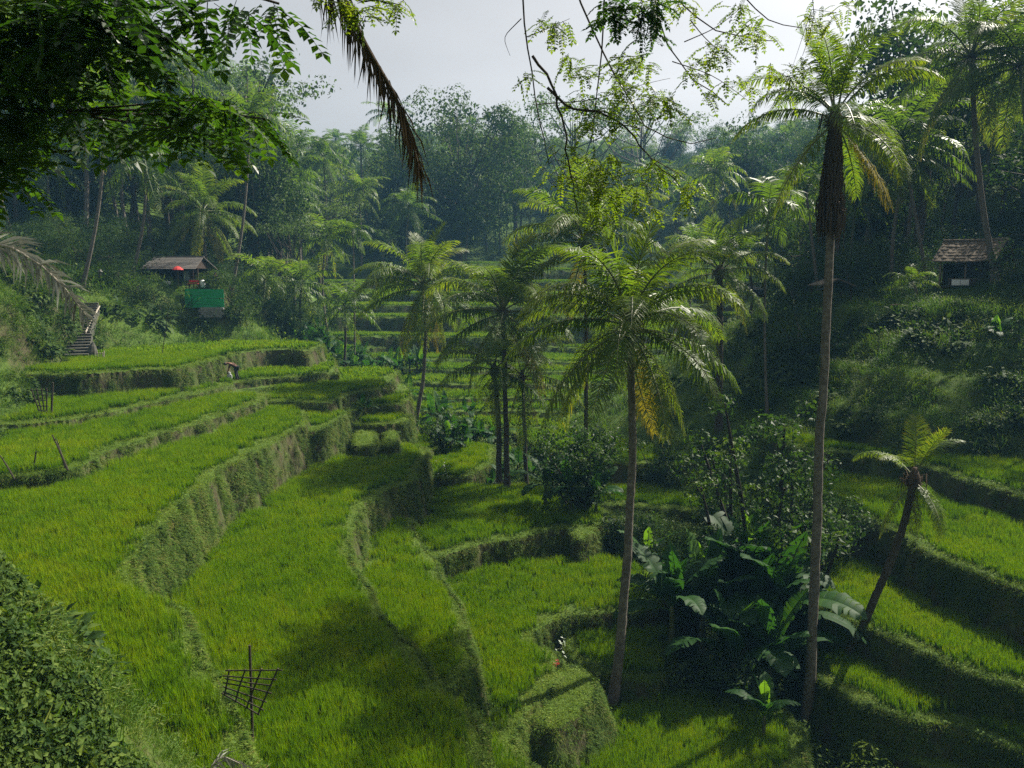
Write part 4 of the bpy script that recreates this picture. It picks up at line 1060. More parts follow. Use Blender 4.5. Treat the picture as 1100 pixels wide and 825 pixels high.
def resample(P, n):
    s = np.concatenate([[0], np.cumsum(np.linalg.norm(np.diff(P, axis=0), axis=1))]); u = np.linspace(0, s[-1], n)
    Q = np.stack([np.interp(u, s, P[:, c]) for c in range(3)], -1)
    for _ in range(2): Q[1:-1] = (Q[:-2] + 2 * Q[1:-1] + Q[2:]) / 4
    return Q

def branch_thing(name, label, cat, mains, twigs, clusters, comp, mat, seed, spread, rad=.018, limb=None, foot=None):
    """mains, twigs: lists of polylines; clusters: (point, radius, count) of compound leaves"""
    rng = np.random.default_rng(seed)
    o = mains[0][0]; root = thing(name, label, cat, tuple(o))
    bb = MB(); fb = MB()
    for P in mains:
        Q = resample(np.asarray(P), 16) - o; Q[1:-1] += rng.normal(0, .012, (14, 3)); bb.tube(Q, np.linspace(rad, rad * .3, 16), 6)
    for P in twigs:
        Q = resample(np.asarray(P), 10) - o; bb.tube(Q, np.linspace(rad * .4, rad * .12, 10), 4)
    for c, r, n in clusters:
        pos = c - o + rng.normal(0, 1, (n, 3)) * r * np.array([1, 1, .6]) * .55
        d = rng.normal(size=(n, 3)); d[:, 2] = d[:, 2] * .35 - .25
        for k in range(2):
            m = np.arange(n) % 2 == k
            v, q, t, a = comp[k]
            stamp(fb, v, q, t, a, pos[m], frames(norm(d[m])), rng.uniform(.75, 1.25, m.sum()) * spread, rng.normal(0, .10, m.sum()) + rng.normal(0, .1))
    if limb is not None:        # the bough the twigs hang from, and the trunk that carries it beside the view
        Q = resample(np.asarray(limb), 20) - o; bb.tube(Q, np.linspace(.03, .10, 20), 7)
        f_ = np.array([foot[0], foot[1], gz(*foot) - .4]) - o; e_ = Q[-1]
        tb = MB(); tb.tube(resample(np.array([f_, f_ * .5 + e_ * .5 + [.12, .1, 0], e_, e_ + [-.1, .1, 2.5]]), 16), np.linspace(.24, .08, 16), 9); tb.build('trunk', M['bark'], root, True)
    bb.build('branch', M['twig'], root, True); fb.build('foliage', M[mat], root)
    return root

rng = np.random.default_rng(5)
# dark branches at the upper left
mains = [px_line([(-260, 60), (-60, 110), (60, 120), (150, 130), (215, 118), (285, 128)], 6.4), px_line([(-260, 20), (-40, 30), (60, 20), (150, 30), (190, 48)], 6.0),
         px_line([(-200, 200), (-40, 190), (30, 165), (90, 160)], 6.8), px_line([(-120, -120), (40, -60), (150, -30), (230, -8), (300, 4)], 6.2)]
cl = []
for a, b, r, n in ((20, 15, .30, 60), (65, 20, .26, 46), (105, 12, .20, 30), (20, 65, .28, 54), (62, 62, .20, 30), (12, 110, .26, 44), (50, 108, .18, 22), (90, 118, .14, 16), (120, 124, .13, 14), (150, 122, .14, 16), (178, 118, .13, 16), (205, 108, .14, 20), (232, 116, .14, 18), (256, 118, .13, 18), (280, 126, .09, 10),
                   (185, 138, .11, 12), (222, 140, .09, 9), (140, 24, .15, 16), (160, 40, .09, 7), (100, 60, .10, 10), (5, 160, .22, 26), (45, 160, .14, 10), (5, 190, .12, 8), (-40, 60, .35, 60), (-50, 150, .35, 60), (60, -20, .25, 40), (130, -15, .18, 24), (185, 8, .08, 7), (215, 2, .08, 8), (240, 8, .07, 6), (265, 4, .08, 7), (290, 6, .08, 8), (20, 135, .14, 12)):
    cl.append((at(a, b, 6.3 + rng.normal(0, .5)), r * 1.1, int(n * (.72 if b < 95 else .5))))
tw = [np.array([mains[0][2], c[0]]) for c in cl[9:16]] + [np.array([mains[1][2], c[0]]) for c in cl[:5]]
branch_thing('overhanging_branch', 'dark leafy branches of feathered leaves hanging in the upper left corner', 'tree branch', mains, tw, cl, COMP, 'pinnate_dark', 3, 1.2, .03, px_line([(345, -75), (100, -120), (-100, -60), (-270, 60)], 6.4), at(-270, 60, 6.4)[:2])
# leaves at the top centre left
mains = [px_line([(300, -60), (350, -20), (385, -2), (432, 6)], 6.8), px_line([(330, -40), (372, 6), (388, 18)], 6.8)]
cl = [(at(a, b, 6.8), r, n) for a, b, r, n in ((372, 4, .10, 14), (390, 14, .08, 10), (412, 2, .10, 12), (430, 6, .07, 8), (350, -14, .14, 18))]
branch_thing('overhanging_branch', 'small leafy twig over the hanging brown frond', 'tree branch', mains, [], cl, COMP_S, 'pinnate_yellow', 4, 1.0, .012)
# thin twigs with young leaves at the top right of centre
mains = [px_line([(535, -216), (556, -80), (562, -10), (567, 50), (577, 120), (590, 178)], 9), px_line([(572, 60), (596, 96), (606, 140), (614, 190), (622, 232)], 9), px_line([(570, -222), (596, -80), (620, -5), (655, 62), (688, 138), (702, 153), (735, 160), (770, 148)], 9.2),
         px_line([(660, -236), (650, -60), (651, 20), (642, 90), (635, 154)], 8.8), px_line([(680, -236), (690, -60), (705, 18), (722, 66), (760, 98), (783, 114)], 9.4), px_line([(690, -237), (700, -40), (742, 22), (790, 42), (835, 44)], 9.6), px_line([(780, -240), (790, -40), (800, 10), (820, 22), (862, 30)], 9.8), px_line([(588, 94), (606, 114), (660, 124), (700, 170), (730, 200)], 9)]
tw = [px_line(p, 9.1) for p in ([(577, 112), (640, 108), (690, 90), (720, 84)], [(600, 116), (640, 118), (690, 128)], [(612, 190), (650, 198), (700, 200)], [(560, 20), (540, 40), (548, 60)], [(565, 40), (590, 30), (612, 20)], [(655, 62), (690, 60), (702, 57)], [(722, 66), (765, 80), (800, 105), (808, 112)], [(742, 22), (756, 40), (790, 70)], [(688, 138), (650, 130), (620, 120)], [(614, 180), (596, 170), (590, 176)], [(700, 170), (735, 190), (745, 205)], [(735, 45), (770, 30), (800, 5)], [(660, 20), (680, 5), (720, -5)])]
cl = [(at(a, b, 9.1 + rng.normal(0, .35)), r, n) for a, b, r, n in ((592, 22, .16, 16), (606, 30, .10, 8), (612, 62, .10, 9), (622, 78, .10, 9), (565, 80, .10, 8), (640, 76, .15, 14), (668, 62, .12, 10), (672, 74, .17, 24), (690, 68, .14, 18), (660, 96, .2, 26), (690, 106, .22, 32), (710, 112, .14, 16), (625, 106, .12, 10), (645, 118, .18, 24), (632, 132, .12, 14), (670, 125, .14, 14), (618, 165, .2, 18), (640, 172, .26, 28), (655, 182, .24, 26), (605, 186, .2, 18), (628, 196, .22, 24), (650, 202, .16, 26), (690, 196, .14, 16), (672, 212, .14, 16), (705, 182, .14, 18), (722, 186, .14, 18), (742, 200, .14, 16), (735, 212, .10, 8), (640, 225, .16, 18), (690, 222, .11, 10), (770, 50, .16, 18), (755, 62, .12, 10), (745, 78, .13, 12), (762, 100, .10, 8), (800, 28, .17, 18), (812, 36, .12, 12), (790, 4, .14, 14), (826, 70, .10, 6), (740, 6, .12, 10), (705, -6, .16, 18), (650, 240, .14, 14), (785, 84, .10, 8), (805, 92, .08, 6))]
branch_thing('overhanging_branch', 'thin drooping twigs with fresh yellow-green leaflets over the valley', 'tree branch', mains, tw, cl, COMP_S, 'pinnate_yellow', 6, 1.15, .016, px_line([(520, -215), (640, -235), (800, -240), (1000, -225), (1270, -120)], 9.2), at(1270, -120, 9.2)[:2])
mains = [px_line([(655, -236, 9.2), (640, -110, 8.2), (665, -20, 7.5), (690, 2, 7.5)], 7.5)]
cl = [(at(a, b, 7.5), r, n) for a, b, r, n in ((660, 6, .14, 16), (680, 10, .16, 22), (700, 6, .14, 16), (690, 24, .12, 12), (655, 22, .10, 8), (700, 36, .07, 5))]
branch_thing('overhanging_branch', 'small spray of dark feathered leaves at the top of the thin twigs', 'tree branch', mains, [], cl, COMP, 'pinnate_dark', 7, .62, .014)
mains = [px_line([(900, -232, 9.2), (860, -120, 12), (872, 10, 14), (880, 40, 14), (862, 60, 14)], 14)]
cl = [(at(a, b, 14), r, n) for a, b, r, n in ((872, 20, .25, 14), (895, 18, .22, 12), (850, 78, .28, 22), (835, 82, .2, 12), (905, 5, .2, 10), (842, 100, .14, 6), (868, 68, .2, 10))]
branch_thing('overhanging_branch', 'light leafy twig in front of the tallest palm crown', 'tree branch', mains, [px_line([(872, 10), (850, 76)], 14), px_line([(872, 10), (900, 14)], 14)], cl, COMP_S, 'pinnate_yellow', 8, 1.5, .014)

def hanging_frond(name, label, path, leaf, n, mat, seed, down=.85, wid=.02, rr=.02, fan=.5):
    rng = np.random.default_rng(seed)
    Q = resample(path, 30); o = Q[0]; Q = Q - o
    root = thing(name, label, 'palm frond', tuple(o))
    rb = MB(); rb.tube(Q, np.linspace(rr, rr * .25, 30), 6); rb.build('rachis', M['fibre' if 'brown' in label else 'bamboo_pale'], root)
    fb = MB(); T = norm(np.gradient(Q, axis=0)); u = np.linspace(.06, 1, n); idx = np.clip((u * 29).astype(int), 0, 29)
    for s in (-1, 1):
        p = Q[idx] + rng.normal(0, .006, (n, 3)); t = T[idx]
        lat = norm(np.cross(t, np.array([0, 1.0, 0.2]))) * s
        d = norm(t * .6 + lat * rng.uniform(0, fan, n)[:, None] + np.array([0, .25 * s, -down]) + rng.normal(0, .12, (n, 3)))
        d2 = norm(d + np.array([0, 0, -down]) + rng.normal(0, .15, (n, 3)))
        L = leaf * rng.uniform(.5, 1.1, n) * (1 - .45 * u); w = wid / 2 * norm(np.cross(d, np.array([0, 1.0, 0])))
        a1 = p + d * (L * .5)[:, None]; a2 = a1 + d2 * (L * .5)[:, None]
        V = np.stack([p - w * .5, p + w * .5, a1 + w, a1 - w, a2], 1).reshape(-1, 3); oo = (np.arange(n) * 5)[:, None]
        fb.add(V, oo + np.array([0, 1, 2, 3]), oo + np.array([3, 2, 4]), np.repeat(.5 + rng.normal(0, .2, n), 5))
    fb.build('leaflets', M[mat], root)
M['frond_pale'] = leaf_mat('bleached_frond', [(0.0, (0.09, 0.09, 0.07)), (0.5, (0.22, 0.22, 0.19)), (1.0, (0.42, 0.42, 0.38))], (1, 1, .9), .2, .6)
hanging_frond('dead_frond', 'withered brown palm frond hanging against the sky', px_line([(330, -60), (368, -6), (394, 50), (424, 100), (440, 140), (451, 182)], 7.0), .62, 120, 'palm_dead', 1, wid=.014, rr=.024)
hanging_frond('dead_frond', 'bleached grey palm frond drooping at the left edge', px_line([(-40, 262), (10, 264), (45, 285), (72, 312), (92, 338)], 15), 0.8, 62, 'frond_pale', 2, down=.45, wid=.045, rr=.03, fan=1.3)
hanging_frond('dead_frond', 'short grey frond tip at the bottom edge', px_line([(215, 850), (228, 822), (240, 812), (262, 822)], 11), .35, 34, 'frond_pale', 3, down=.5, wid=.022, rr=.012)

# ------------------------------------------------------------------ the woods on the hillsides
def joined(tm, cm, name):
    mb = MB()
    for me, m in ((tm, 0), (cm, 1)):
        v = np.zeros(len(me.vertices) * 3, np.float32); me.vertices.foreach_get('co', v)
        a = np.zeros(len(me.vertices), np.float32); me.attributes['tint'].data.foreach_get('value', a)
        li = np.zeros(len(me.loops), np.int32); me.loops.foreach_get('vertex_index', li)
        tot = np.zeros(len(me.polygons), np.int32); me.polygons.foreach_get('loop_total', tot)
        st = np.zeros(len(me.polygons), np.int32); me.polygons.foreach_get('loop_start', st)
        q = li[st[tot == 4][:, None] + np.arange(4)]; t = li[st[tot == 3][:, None] + np.arange(3)]
        mb.add(v.reshape(-1, 3), q, t, a, m)
    return source(name, mb.mesh(name, [tm.materials[0], cm.materials[0]]))
def palm_source(cm, H, seed):
    mb = MB(); P, r = trunk_path([0, 0, -1], [.6, .3, H], (.4, .2), 12); mb.tube(P, r, 6)
    t = mb.mesh('t', M['palmtrunk'])
    v = np.zeros(len(cm.vertices) * 3, np.float32); cm.vertices.foreach_get('co', v)
    c2 = cm.copy(); c2.vertices.foreach_set('co', (v.reshape(-1, 3) + np.array([.6, .3, H], np.float32)).ravel())
    return joined(t, c2, 'wood_palm')
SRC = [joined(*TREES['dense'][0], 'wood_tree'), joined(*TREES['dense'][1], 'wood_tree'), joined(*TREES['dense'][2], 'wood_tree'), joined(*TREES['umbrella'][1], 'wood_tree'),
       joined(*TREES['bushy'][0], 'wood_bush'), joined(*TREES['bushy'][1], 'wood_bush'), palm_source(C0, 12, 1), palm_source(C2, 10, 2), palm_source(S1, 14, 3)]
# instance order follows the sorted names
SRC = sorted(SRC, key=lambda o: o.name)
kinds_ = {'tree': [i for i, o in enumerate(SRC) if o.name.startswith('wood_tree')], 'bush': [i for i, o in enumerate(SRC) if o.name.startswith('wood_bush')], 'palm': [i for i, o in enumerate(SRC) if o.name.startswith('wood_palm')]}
fx, fy, fs, fk = [], [], [], []
def plant_area(x0, x1, y0, y1, s, cond, mix, sc0, sc1):
    gx, gy = np.meshgrid(np.arange(x0, x1, s), np.arange(y0, y1, s)); x = gx.ravel() + RNG.uniform(-.45, .45, gx.size) * s; y = gy.ravel() + RNG.uniform(-.45, .45, gx.size) * s
    z, ix, di, mg = land(x, y, True); dep = y * CP - z * SP; px = 550 + x / dep * F0
    ok = (ix < 0) & cond(px, y, x) & (np.abs(x) < .95 * y + 25)
    for a, b in zip(x[ok], y[ok]):
        k = ('tree', 'bush', 'palm')[int(RNG.choice(3, p=mix))]
        fx.append(a); fy.append(b); fk.append(int(RNG.choice(kinds_[k]))); fs.append(RNG.uniform(sc0, sc1) * (1.22 if k == 'palm' and a < 5 else .95 if k == 'palm' else 1))
plant_area(-150, 0, 84, 150, 6.2, lambda px, y, x: (px < 345) & (y > np.where(px > 120, 96, 86)), (.46, .04, .50), .85, 1.6)
plant_area(-200, 0, 150, 290, 9.5, lambda px, y, x: px < 290, (.6, 0, .4), 1.1, 1.8)
plant_area(-120, 0, 150, 290, 8, lambda px, y, x: (px >= 290) & (px < 420), (.6, 0, .4), .6, 1.0)
plant_area(-60, 40, 150, 200, 7.0, lambda px, y, x: (px > 400) & (px < 640), (.55, .05, .4), .5, .9)
plant_area(-80, 40, 200, 330, 9, lambda px, y, x: (px >= 420) & (px < 620), (.7, .0, .3), .8, 1.4)
plant_area(0, 110, 162, 330, 8.5, lambda px, y, x: (px > 600) & (px < 900), (.66, .0, .34), .75, 1.5)
plant_area(15, 150, 84, 140, 6.0, lambda px, y, x: (px > 838) & (px < 945), (.66, .02, .32), .7, 1.1)
plant_area(15, 150, 71, 140, 6.0, lambda px, y, x: (px > 945) & (px < 1450) & ~((px > 985) & (px < 1115) & (y < 83)), (.62, .02, .36), .9, 1.45)
plant_area(60, 260, 140, 280, 10, lambda px, y, x: px > 820, (.8, 0, .2), 1.0, 1.4)
plant_area(38, 95, 40, 72, 6.0, lambda px, y, x: (px > 1125), (.6, .05, .35), .8, 1.25)
# undergrowth along the edge of the woods
plant_area(-75, 0, 78, 112, 2.6, lambda px, y, x: (px < 340) & (y > np.where(px > 110, 84, 74)), (0, 1, 0), .4, .9)
plant_area(18, 80, 64, 100, 2.8, lambda px, y, x: (px > 850) & (y > np.where(px < 985, 73, 74)), (0, 1, 0), .5, 1.0)
plant_area(-60, 60, 148, 185, 5, lambda px, y, x: (px > 330) & (px < 880), (.1, .8, .1), .8, 1.5)
fx, fy, fs = np.array(fx), np.array(fy), np.array(fs)
n = len(fx)
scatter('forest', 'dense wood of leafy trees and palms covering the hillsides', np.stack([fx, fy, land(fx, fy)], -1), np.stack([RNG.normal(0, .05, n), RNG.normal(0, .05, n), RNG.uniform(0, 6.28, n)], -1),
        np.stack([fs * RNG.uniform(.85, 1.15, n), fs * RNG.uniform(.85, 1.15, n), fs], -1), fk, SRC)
print('FOREST', n)
# ------------------------------------------------------------------ huts and built things
def mb_obj(name, mat, parent, fn, smooth=False):
    mb = MB(); fn(mb); return mb.build(name, M[mat], parent, smooth)

# shingled hut on the left bank
Yh = 80.0
p0 = at(194, 311, Yh); fz = p0[2]
hut = thing('hut', 'small dark timber hut with a grey shingled roof above the green fence', 'hut', tuple(p0), math.radians(-6))
W_, D_, He = 4.7, 3.2, 2.05
def f(mb):
    mb.box((0, D_ / 2, He / 2), (W_, .12, He)); mb.box((-W_ / 2 + .06, .1, He / 2), (.12, D_ - .3, He))
    mb.box((W_ / 2 - .5, -.75, He / 2), (.9, .1, He - .01)); mb.box((-.2, .3, He * .5), (.1, D_ * .55, He - .02))
mb_obj('wall', 'wood_dark', hut, f)
mb_obj('floor', 'wood', hut, lambda mb: mb.box((0, 0, -.12), (W_ + .3, D_ + .9, .22)))
for x in (-W_ / 2 + .05, -.85, .75, W_ / 2 - .05):
    mb_obj('post', 'wood_dark', hut, lambda mb: mb.tube([[x, -D_ / 2 - .2, 0], [x, -D_ / 2 - .2, He]], .06, 6))
def f(mb):
    for s in (-1, 1):
        n = 9; e0 = np.array([-W_ / 2 - .45, s * (D_ / 2 + .75), He - .08]); r0_ = np.array([-W_ / 2 - .2, 0, He + 1.12])
        e1 = e0 * [-1, 1, 1]; r1_ = r0_ * [-1, 1, 1]
        for k in range(n):        # overlapping courses
            a, b = k / n, (k + 1.25) / n
            lift = np.array([0, 0, .05])
            A = [e0 + (r0_ - e0) * a + lift, e1 + (r1_ - e1) * a + lift, e1 + (r1_ - e1) * min(b, 1), e0 + (r0_ - e0) * min(b, 1)]
            V = np.array(A + [q - [0, 0, .06] for q in A])
            mb.add(V, [[0, 1, 2, 3], [7, 6, 5, 4], [0, 4, 5, 1], [1, 5, 6, 2], [2, 6, 7, 3], [3, 7, 4, 0]])
    mb.tube([[-W_ / 2 - .25, 0, He + 1.15], [W_ / 2 + .25, 0, He + 1.15]], .09, 6)
mb_obj('roof', 'shingle', hut, f)
mb_obj('gable', 'wood_dark', hut, lambda mb: [mb.add(np.array([[x, -D_ / 2, He], [x, D_ / 2, He], [x, 0, He + 1.02], [x + .06, -D_ / 2, He], [x + .06, D_ / 2, He], [x + .06, 0, He + 1.02]]), [[0, 1, 4, 3], [1, 2, 5, 4], [2, 0, 3, 5]], [[0, 2, 1], [3, 4, 5]]) for x in (-W_ / 2, W_ / 2 - .06)])
d = mb_obj('window', 'glass', hut, lambda mb: mb.box((W_ / 2 - 1.35, -.62, 1.05), (.55, .05, 1.5)))
mb_obj('railing', 'wood', hut, lambda mb: [mb.box((.9, -D_ / 2 - .35, .55), (1.7, .05, .07)), mb.box((.9, -D_ / 2 - .35, .25), (1.7, .05, .06))])

o = thing('parasol', 'red parasol open in front of the shingled hut', 'parasol', tuple(at(192, 310, 77.4)))
mb_obj('pole', 'wood', o, lambda mb: mb.tube([[0, 0, 0], [0, 0, 2.15]], .025, 6))
def f(mb):
    k = 10; th = np.linspace(0, 2 * PI, k, endpoint=False)
    rr = [.56, .42, .22, .02]; zz = [1.78, 1.93, 2.06, 2.13]
    v = np.array([[r * math.cos(t), r * math.sin(t), z] for r, z in zip(rr, zz) for t in th]); q = [[a * k + b, a * k + (b + 1) % k, (a + 1) * k + (b + 1) % k, (a + 1) * k + b] for a in range(3) for b in range(k)]
    mb.add(v, q); mb.add(v - [0, 0, .02], [x[::-1] for x in q])
mb_obj('canopy', 'red_cloth', o, f)

o = thing('board_fence', 'bright green painted board fence under the shingled hut', 'fence', tuple(at(220, 330.5, 75.9)), math.radians(-2))
def f(mb):
    for k in range(6): mb.box((0, .012 * (k % 2), .15 + .29 * k), (3.75 - .06 * (k % 3), .04, .262), (.06 * ((k * 5) % 3 - 1), .012 * ((k * 7) % 3 - 1), 0))
mb_obj('board_panel', 'green_paint', o, f)
for x in (-1.8, -.6, .6, 1.8): mb_obj('post', 'wood_dark', o, lambda mb: mb.box((x, .1, .75), (.1, .1, 1.9)))
o = thing('block_wall', 'grey block retaining wall below the green fence', 'wall', tuple(at(227, 341, 75.75)))
def f(mb):
    for r in range(4):
        for c in range(6): mb.box((-.88 + c * .36 + (.18 if r % 2 else 0) - .05, 0, .12 + r * .24), (.345, .3 + .03 * ((r * 5 + c * 3) % 4), .225))
mb_obj('blocks', 'stone', o, f)
mb_obj('mortar', 'stone_dark', o, lambda mb: mb.box((0, .05, .46), (2.1, .22, .92)))

o = thing('container', 'white round container standing beside the shingled hut', 'container', tuple(at(218, 309.5, 77.6)))
mb_obj('drum', 'white', o, lambda mb: mb.tube([[0, 0, 0], [0, 0, .05], [0, 0, .62], [0, 0, .7]], [.2, .26, .26, .2], 14), True)
mb_obj('lid', 'white', o, lambda mb: mb.tube([[0, 0, .7], [0, 0, .78]], [.2, .12], 14))
o = thing('bench', 'low red bench on the terrace of the shingled hut', 'bench', tuple(at(208, 309.5, 77.2)))
mb_obj('seat', 'red_cloth', o, lambda mb: mb.box((0, 0, .42), (.95, .36, .06)))
mb_obj('backrest', 'red_cloth', o, lambda mb: mb.box((0, .18, .66), (.95, .05, .2)))
for x in (-.4, .4): mb_obj('leg', 'wood_dark', o, lambda mb: mb.box((x, 0, .2), (.06, .32, .4)))
o = thing('crate', 'white low crate at the left end of the hut terrace', 'crate', tuple(at(179.5, 309, 77.6)))
mb_obj('box', 'white', o, lambda mb: [mb.box((0, 0, .3), (.7, .4, .55)), mb.box((0, 0, .6), (.76, .46, .06))])
o = thing('bamboo_rail', 'pale bamboo rail running left from the shingled hut', 'rail', tuple(at(155, 306, 77.0)))
mb_obj('pole', 'bamboo_pale', o, lambda mb: mb.tube(np.array([at(139, 297.5, 77), at(154, 299, 77), at(171, 301.5, 77)]) - at(155, 306, 77), .04, 6))
for px in (142, 156, 169):
    mb_obj('post', 'bamboo_pale', o, lambda mb: mb.tube(np.array([at(px, 308, 77.05), at(px, 298, 77.05)]) - at(155, 306, 77), .035, 6))

o = thing('shelter', 'low twin grey roof on posts at the head of the stone stairs', 'shelter', tuple(at(106, 294, 82)))
mb_obj('roof', 'shingle', o, lambda mb: [mb.box((-.75, 0, 1.45), (1.5, 1.3, .07), (0.25, .05, 0)), mb.box((.65, .2, 1.58), (1.3, 1.3, .07), (.25, -.05, 0)), mb.box((-.75, .5, 1.62), (1.5, .5, .07), (-.3, 0, 0))])
for x in (-1.35, -.1, 1.15): mb_obj('post', 'wood_dark', o, lambda mb: mb.tube([[x, 0, -.6], [x, 0, 1.45]], .05, 6))
o = thing('stone_post', 'slim stone post with a pale cap by the stone stairs', 'post', tuple(at(108, 303, 73)))
mb_obj('shaft', 'stone_dark', o, lambda mb: mb.box((0, 0, .4), (.16, .16, 1.0))); mb_obj('cap', 'stone', o, lambda mb: [mb.box((0, 0, .95), (.34, .34, .08)), mb.box((0, 0, 1.05), (.2, .2, .14))])

# stairs
A_, B_, C_ = at(82, 384, 57.5), at(87, 359, 61.5), at(99, 326, 67)
st_ = thing('stone_stairs', 'dark mossy stone stairs climbing the left bank beside a pale handrail', 'stairs', tuple(A_))
for P, Q, n, w in ((A_, B_, 8, 1.55), (B_ + [.15, 0, 0], C_, 13, 1.0)):
    dr = (Q - P)[:2]; ang = math.atan2(dr[1], dr[0]) - PI / 2
    for k in range(n):
        c = P + (Q - P) * ((k + .5) / n) - A_
        s = MB(); s.box((0, 0, -.45 + .05), (w, np.linalg.norm(dr) / n * 1.12, 1.0), (0, 0, ang)); s.box((0, -.03, .12), (w * 1.03, np.linalg.norm(dr) / n * 1.2, .07), (0, 0, ang))
        s.build('step', M['stone_dark'], st_, loc=tuple(c))
mb_obj('handrail', 'bamboo_pale', st_, lambda mb: mb.tube(np.array([at(91.5, 358, 61.2), at(99, 343, 64), at(107, 329, 66.5)]) - A_, .055, 6))
for px, py, Y in ((92, 364, 61.2), (99, 350, 64), (106, 336, 66.5)): mb_obj('handrail_post', 'bamboo_pale', st_, lambda mb: mb.tube(np.array([at(px, py, Y), at(px, py - 8, Y)]) - A_, .045, 6))
o = thing('stone_marker', 'weathered grey standing stone at the foot of the stone stairs', 'stone', tuple(at(99.5, 384, 58.5)))
mb_obj('stone', 'stone_dark', o, lambda mb: mb.tube([[0, 0, -.1], [.02, 0, .4], [.06, 0, .85], [.1, 0, 1.12]], [.42, .36, .22, .06], 9))

# bamboo racks and sticks in the rice
def lattice(name, label, Y, corners, nv, nh, pole, mat, r=.022, seed=0):
    rng = np.random.default_rng(seed)
    TL, TR, BL, BR = [at(*c, Y) for c in corners]
    base = at(*pole[1], Y); root = thing(name, label, 'rack', tuple(base))
    TR = TR + [0, -.25, 0]; BL = BL + [0, .12, 0]; BR = BR + [0, -.15, 0]
    for k in range(nv):
        u = k / (nv - 1); a, b = BL + (BR - BL) * u, TL + (TR - TL) * u
        s = MB(); s.tube(np.array([a, (a + b) / 2 + rng.normal(0, .012, 3), b + (b - a) * .06]) - base, r, 6); s.build('upright', M[mat], root)
    for k in range(nh):
        u = (k + .05) / (nh - .9) + rng.normal(0, .015); a, b = BL + (TL - BL) * u, BR + (TR - BR) * u
        e = rng.uniform(.02, .12, 2)
        s = MB(); s.tube(np.array([a - (b - a) * e[0], (a + b) / 2 + rng.normal(0, .015, 3), b + (b - a) * e[1]]) - base + [0, r * 1.6 * (-1) ** k, 0], r * .8, 6); s.build('crossbar', M[mat], root)
    s = MB(); s.tube(np.array([base + [0, .04, -.4], (base + at(*pole[0], Y)) / 2 + [.01, .04, 0], at(*pole[0], Y) + [0, .04, 0]]) - base, [r * 1.7, r * 1.6, r * 1.5], 7); s.build('pole', M[mat], root)
    return root
lattice('bamboo_rack', 'largest dark lattice rack tied to a pole, on the grassy bank at the bottom', 17.2, ((246, 721), (301, 715), (239, 750), (279, 764)), 4, 7, ((267.5, 694), (270, 786)), 'bamboo_dark', .020, 1)
lattice('bamboo_rack', 'dark narrow-footed lattice rack standing at the left edge of the terraces', 43, ((34, 419), (53, 418), (42, 446), (52, 447)), 4, 6, ((56.5, 411), (54, 449)), 'bamboo_dark', .035, 2)
lattice('bamboo_rack', 'small pale lattice rack near the foot of the stone stairs', 57.3, ((102, 380), (112, 379), (101.5, 394), (111.5, 394)), 4, 4, ((111.5, 377), (111, 397)), 'bamboo_pale', .028, 3)
def stick(label, a, b, Y, r, mat, name='stick'):
    base = at(*b, Y); o = thing(name, label, 'stick', tuple(base))
    s = MB(); top = at(*a, Y) - base; s.tube([-top * .12, top * .5 + [.02, 0, 0], top], [r, r * .9, r * .6], 6); s.build('shaft', M[mat], o)
    s = MB(); s.tube([top * .8, top * .86 + np.array([.10, 0, .08])], [r * .5, r * .2], 4); s.build('twig_stub', M[mat], o)
stick('longer dark stick leaning left in the second rice terrace', (56, 467), (71, 501), 33, .045, 'bamboo_dark')
stick('thinner dark stick crossing the longer one in the rice', (61, 472), (69, 500), 33.1, .03, 'bamboo_dark')
stick('short dark stick upright in the rice left of the crossed sticks', (38.5, 485), (36, 500), 33, .035, 'bamboo_dark')
stick('dark stick leaning at the left edge of the rice', (0, 489), (14, 512), 32, .035, 'bamboo_dark')
stick('very tall thin pole standing on the top rice terrace', (180.5, 334), (173, 388), 60, .03, 'bamboo_dark')
stick('short dark stake on the grassy bund at the bottom centre', (500.5, 784), (499, 806), 20.6, .045, 'bamboo_dark')
stick('pale stick lying on the bund beside the small pale rack', (72, 392), (80, 405), 55.5, .04, 'bamboo_pale')

# thatched hut on the right
hp = at(1044, 307, 66); ha = math.radians(-48)
hut = thing('thatched_hut', 'open thatched hut with timber posts on the shaded right slope', 'hut', tuple(hp), ha)
# local x runs along the ridge (towards the camera's right), y across
Lr, Hw, ez, rz_ = 2.1, 1.95, 2.2, 3.65
def f(mb):
    rng = np.random.default_rng(3)
    for s in (-1, 1):
        n = 7
        for k in range(n):
            a, b = k / n, min(1, (k + 1.3) / n)
            y0, y1 = s * (Hw + .35) * (1 - a), s * (Hw + .35) * (1 - b); z0, z1 = ez - .2 + (rz_ - ez + .2) * a, ez - .2 + (rz_ - ez + .2) * b
            m = 26; xs = np.linspace(-Lr - .25, Lr + .25, m)
            sag = -.06 * np.cos(xs / Lr * 1.5)
            top = np.stack([xs, np.full(m, y1), z1 + sag + .02], -1); bot = np.stack([xs, y0 + s * rng.uniform(-.02, .14, m), z0 + sag + .03 + rng.normal(0, .022, m)], -1); und = bot - [0, 0, .09]
            top2 = top - [0, 0, .1]
            V = np.concatenate([top, bot, und, top2]); i = np.arange(m - 1)
            q = np.concatenate([np.stack([i, i + 1, i + m + 1, i + m], -1), np.stack([i + m, i + m + 1, i + 2 * m + 1, i + 2 * m], -1), np.stack([i + 2 * m, i + 2 * m + 1, i + 3 * m + 1, i + 3 * m], -1)])
            mb.add(V, np.vstack([q, [[0, m, 2 * m, 3 * m], [m - 1, 4 * m - 1, 3 * m - 1, 2 * m - 1]]]))
    mb.tube([[-Lr - .3, 0, rz_ + .03], [0, 0, rz_ - .02], [Lr + .3, 0, rz_ + .03]], .13, 7)
mb_obj('roof', 'thatch', hut, f)
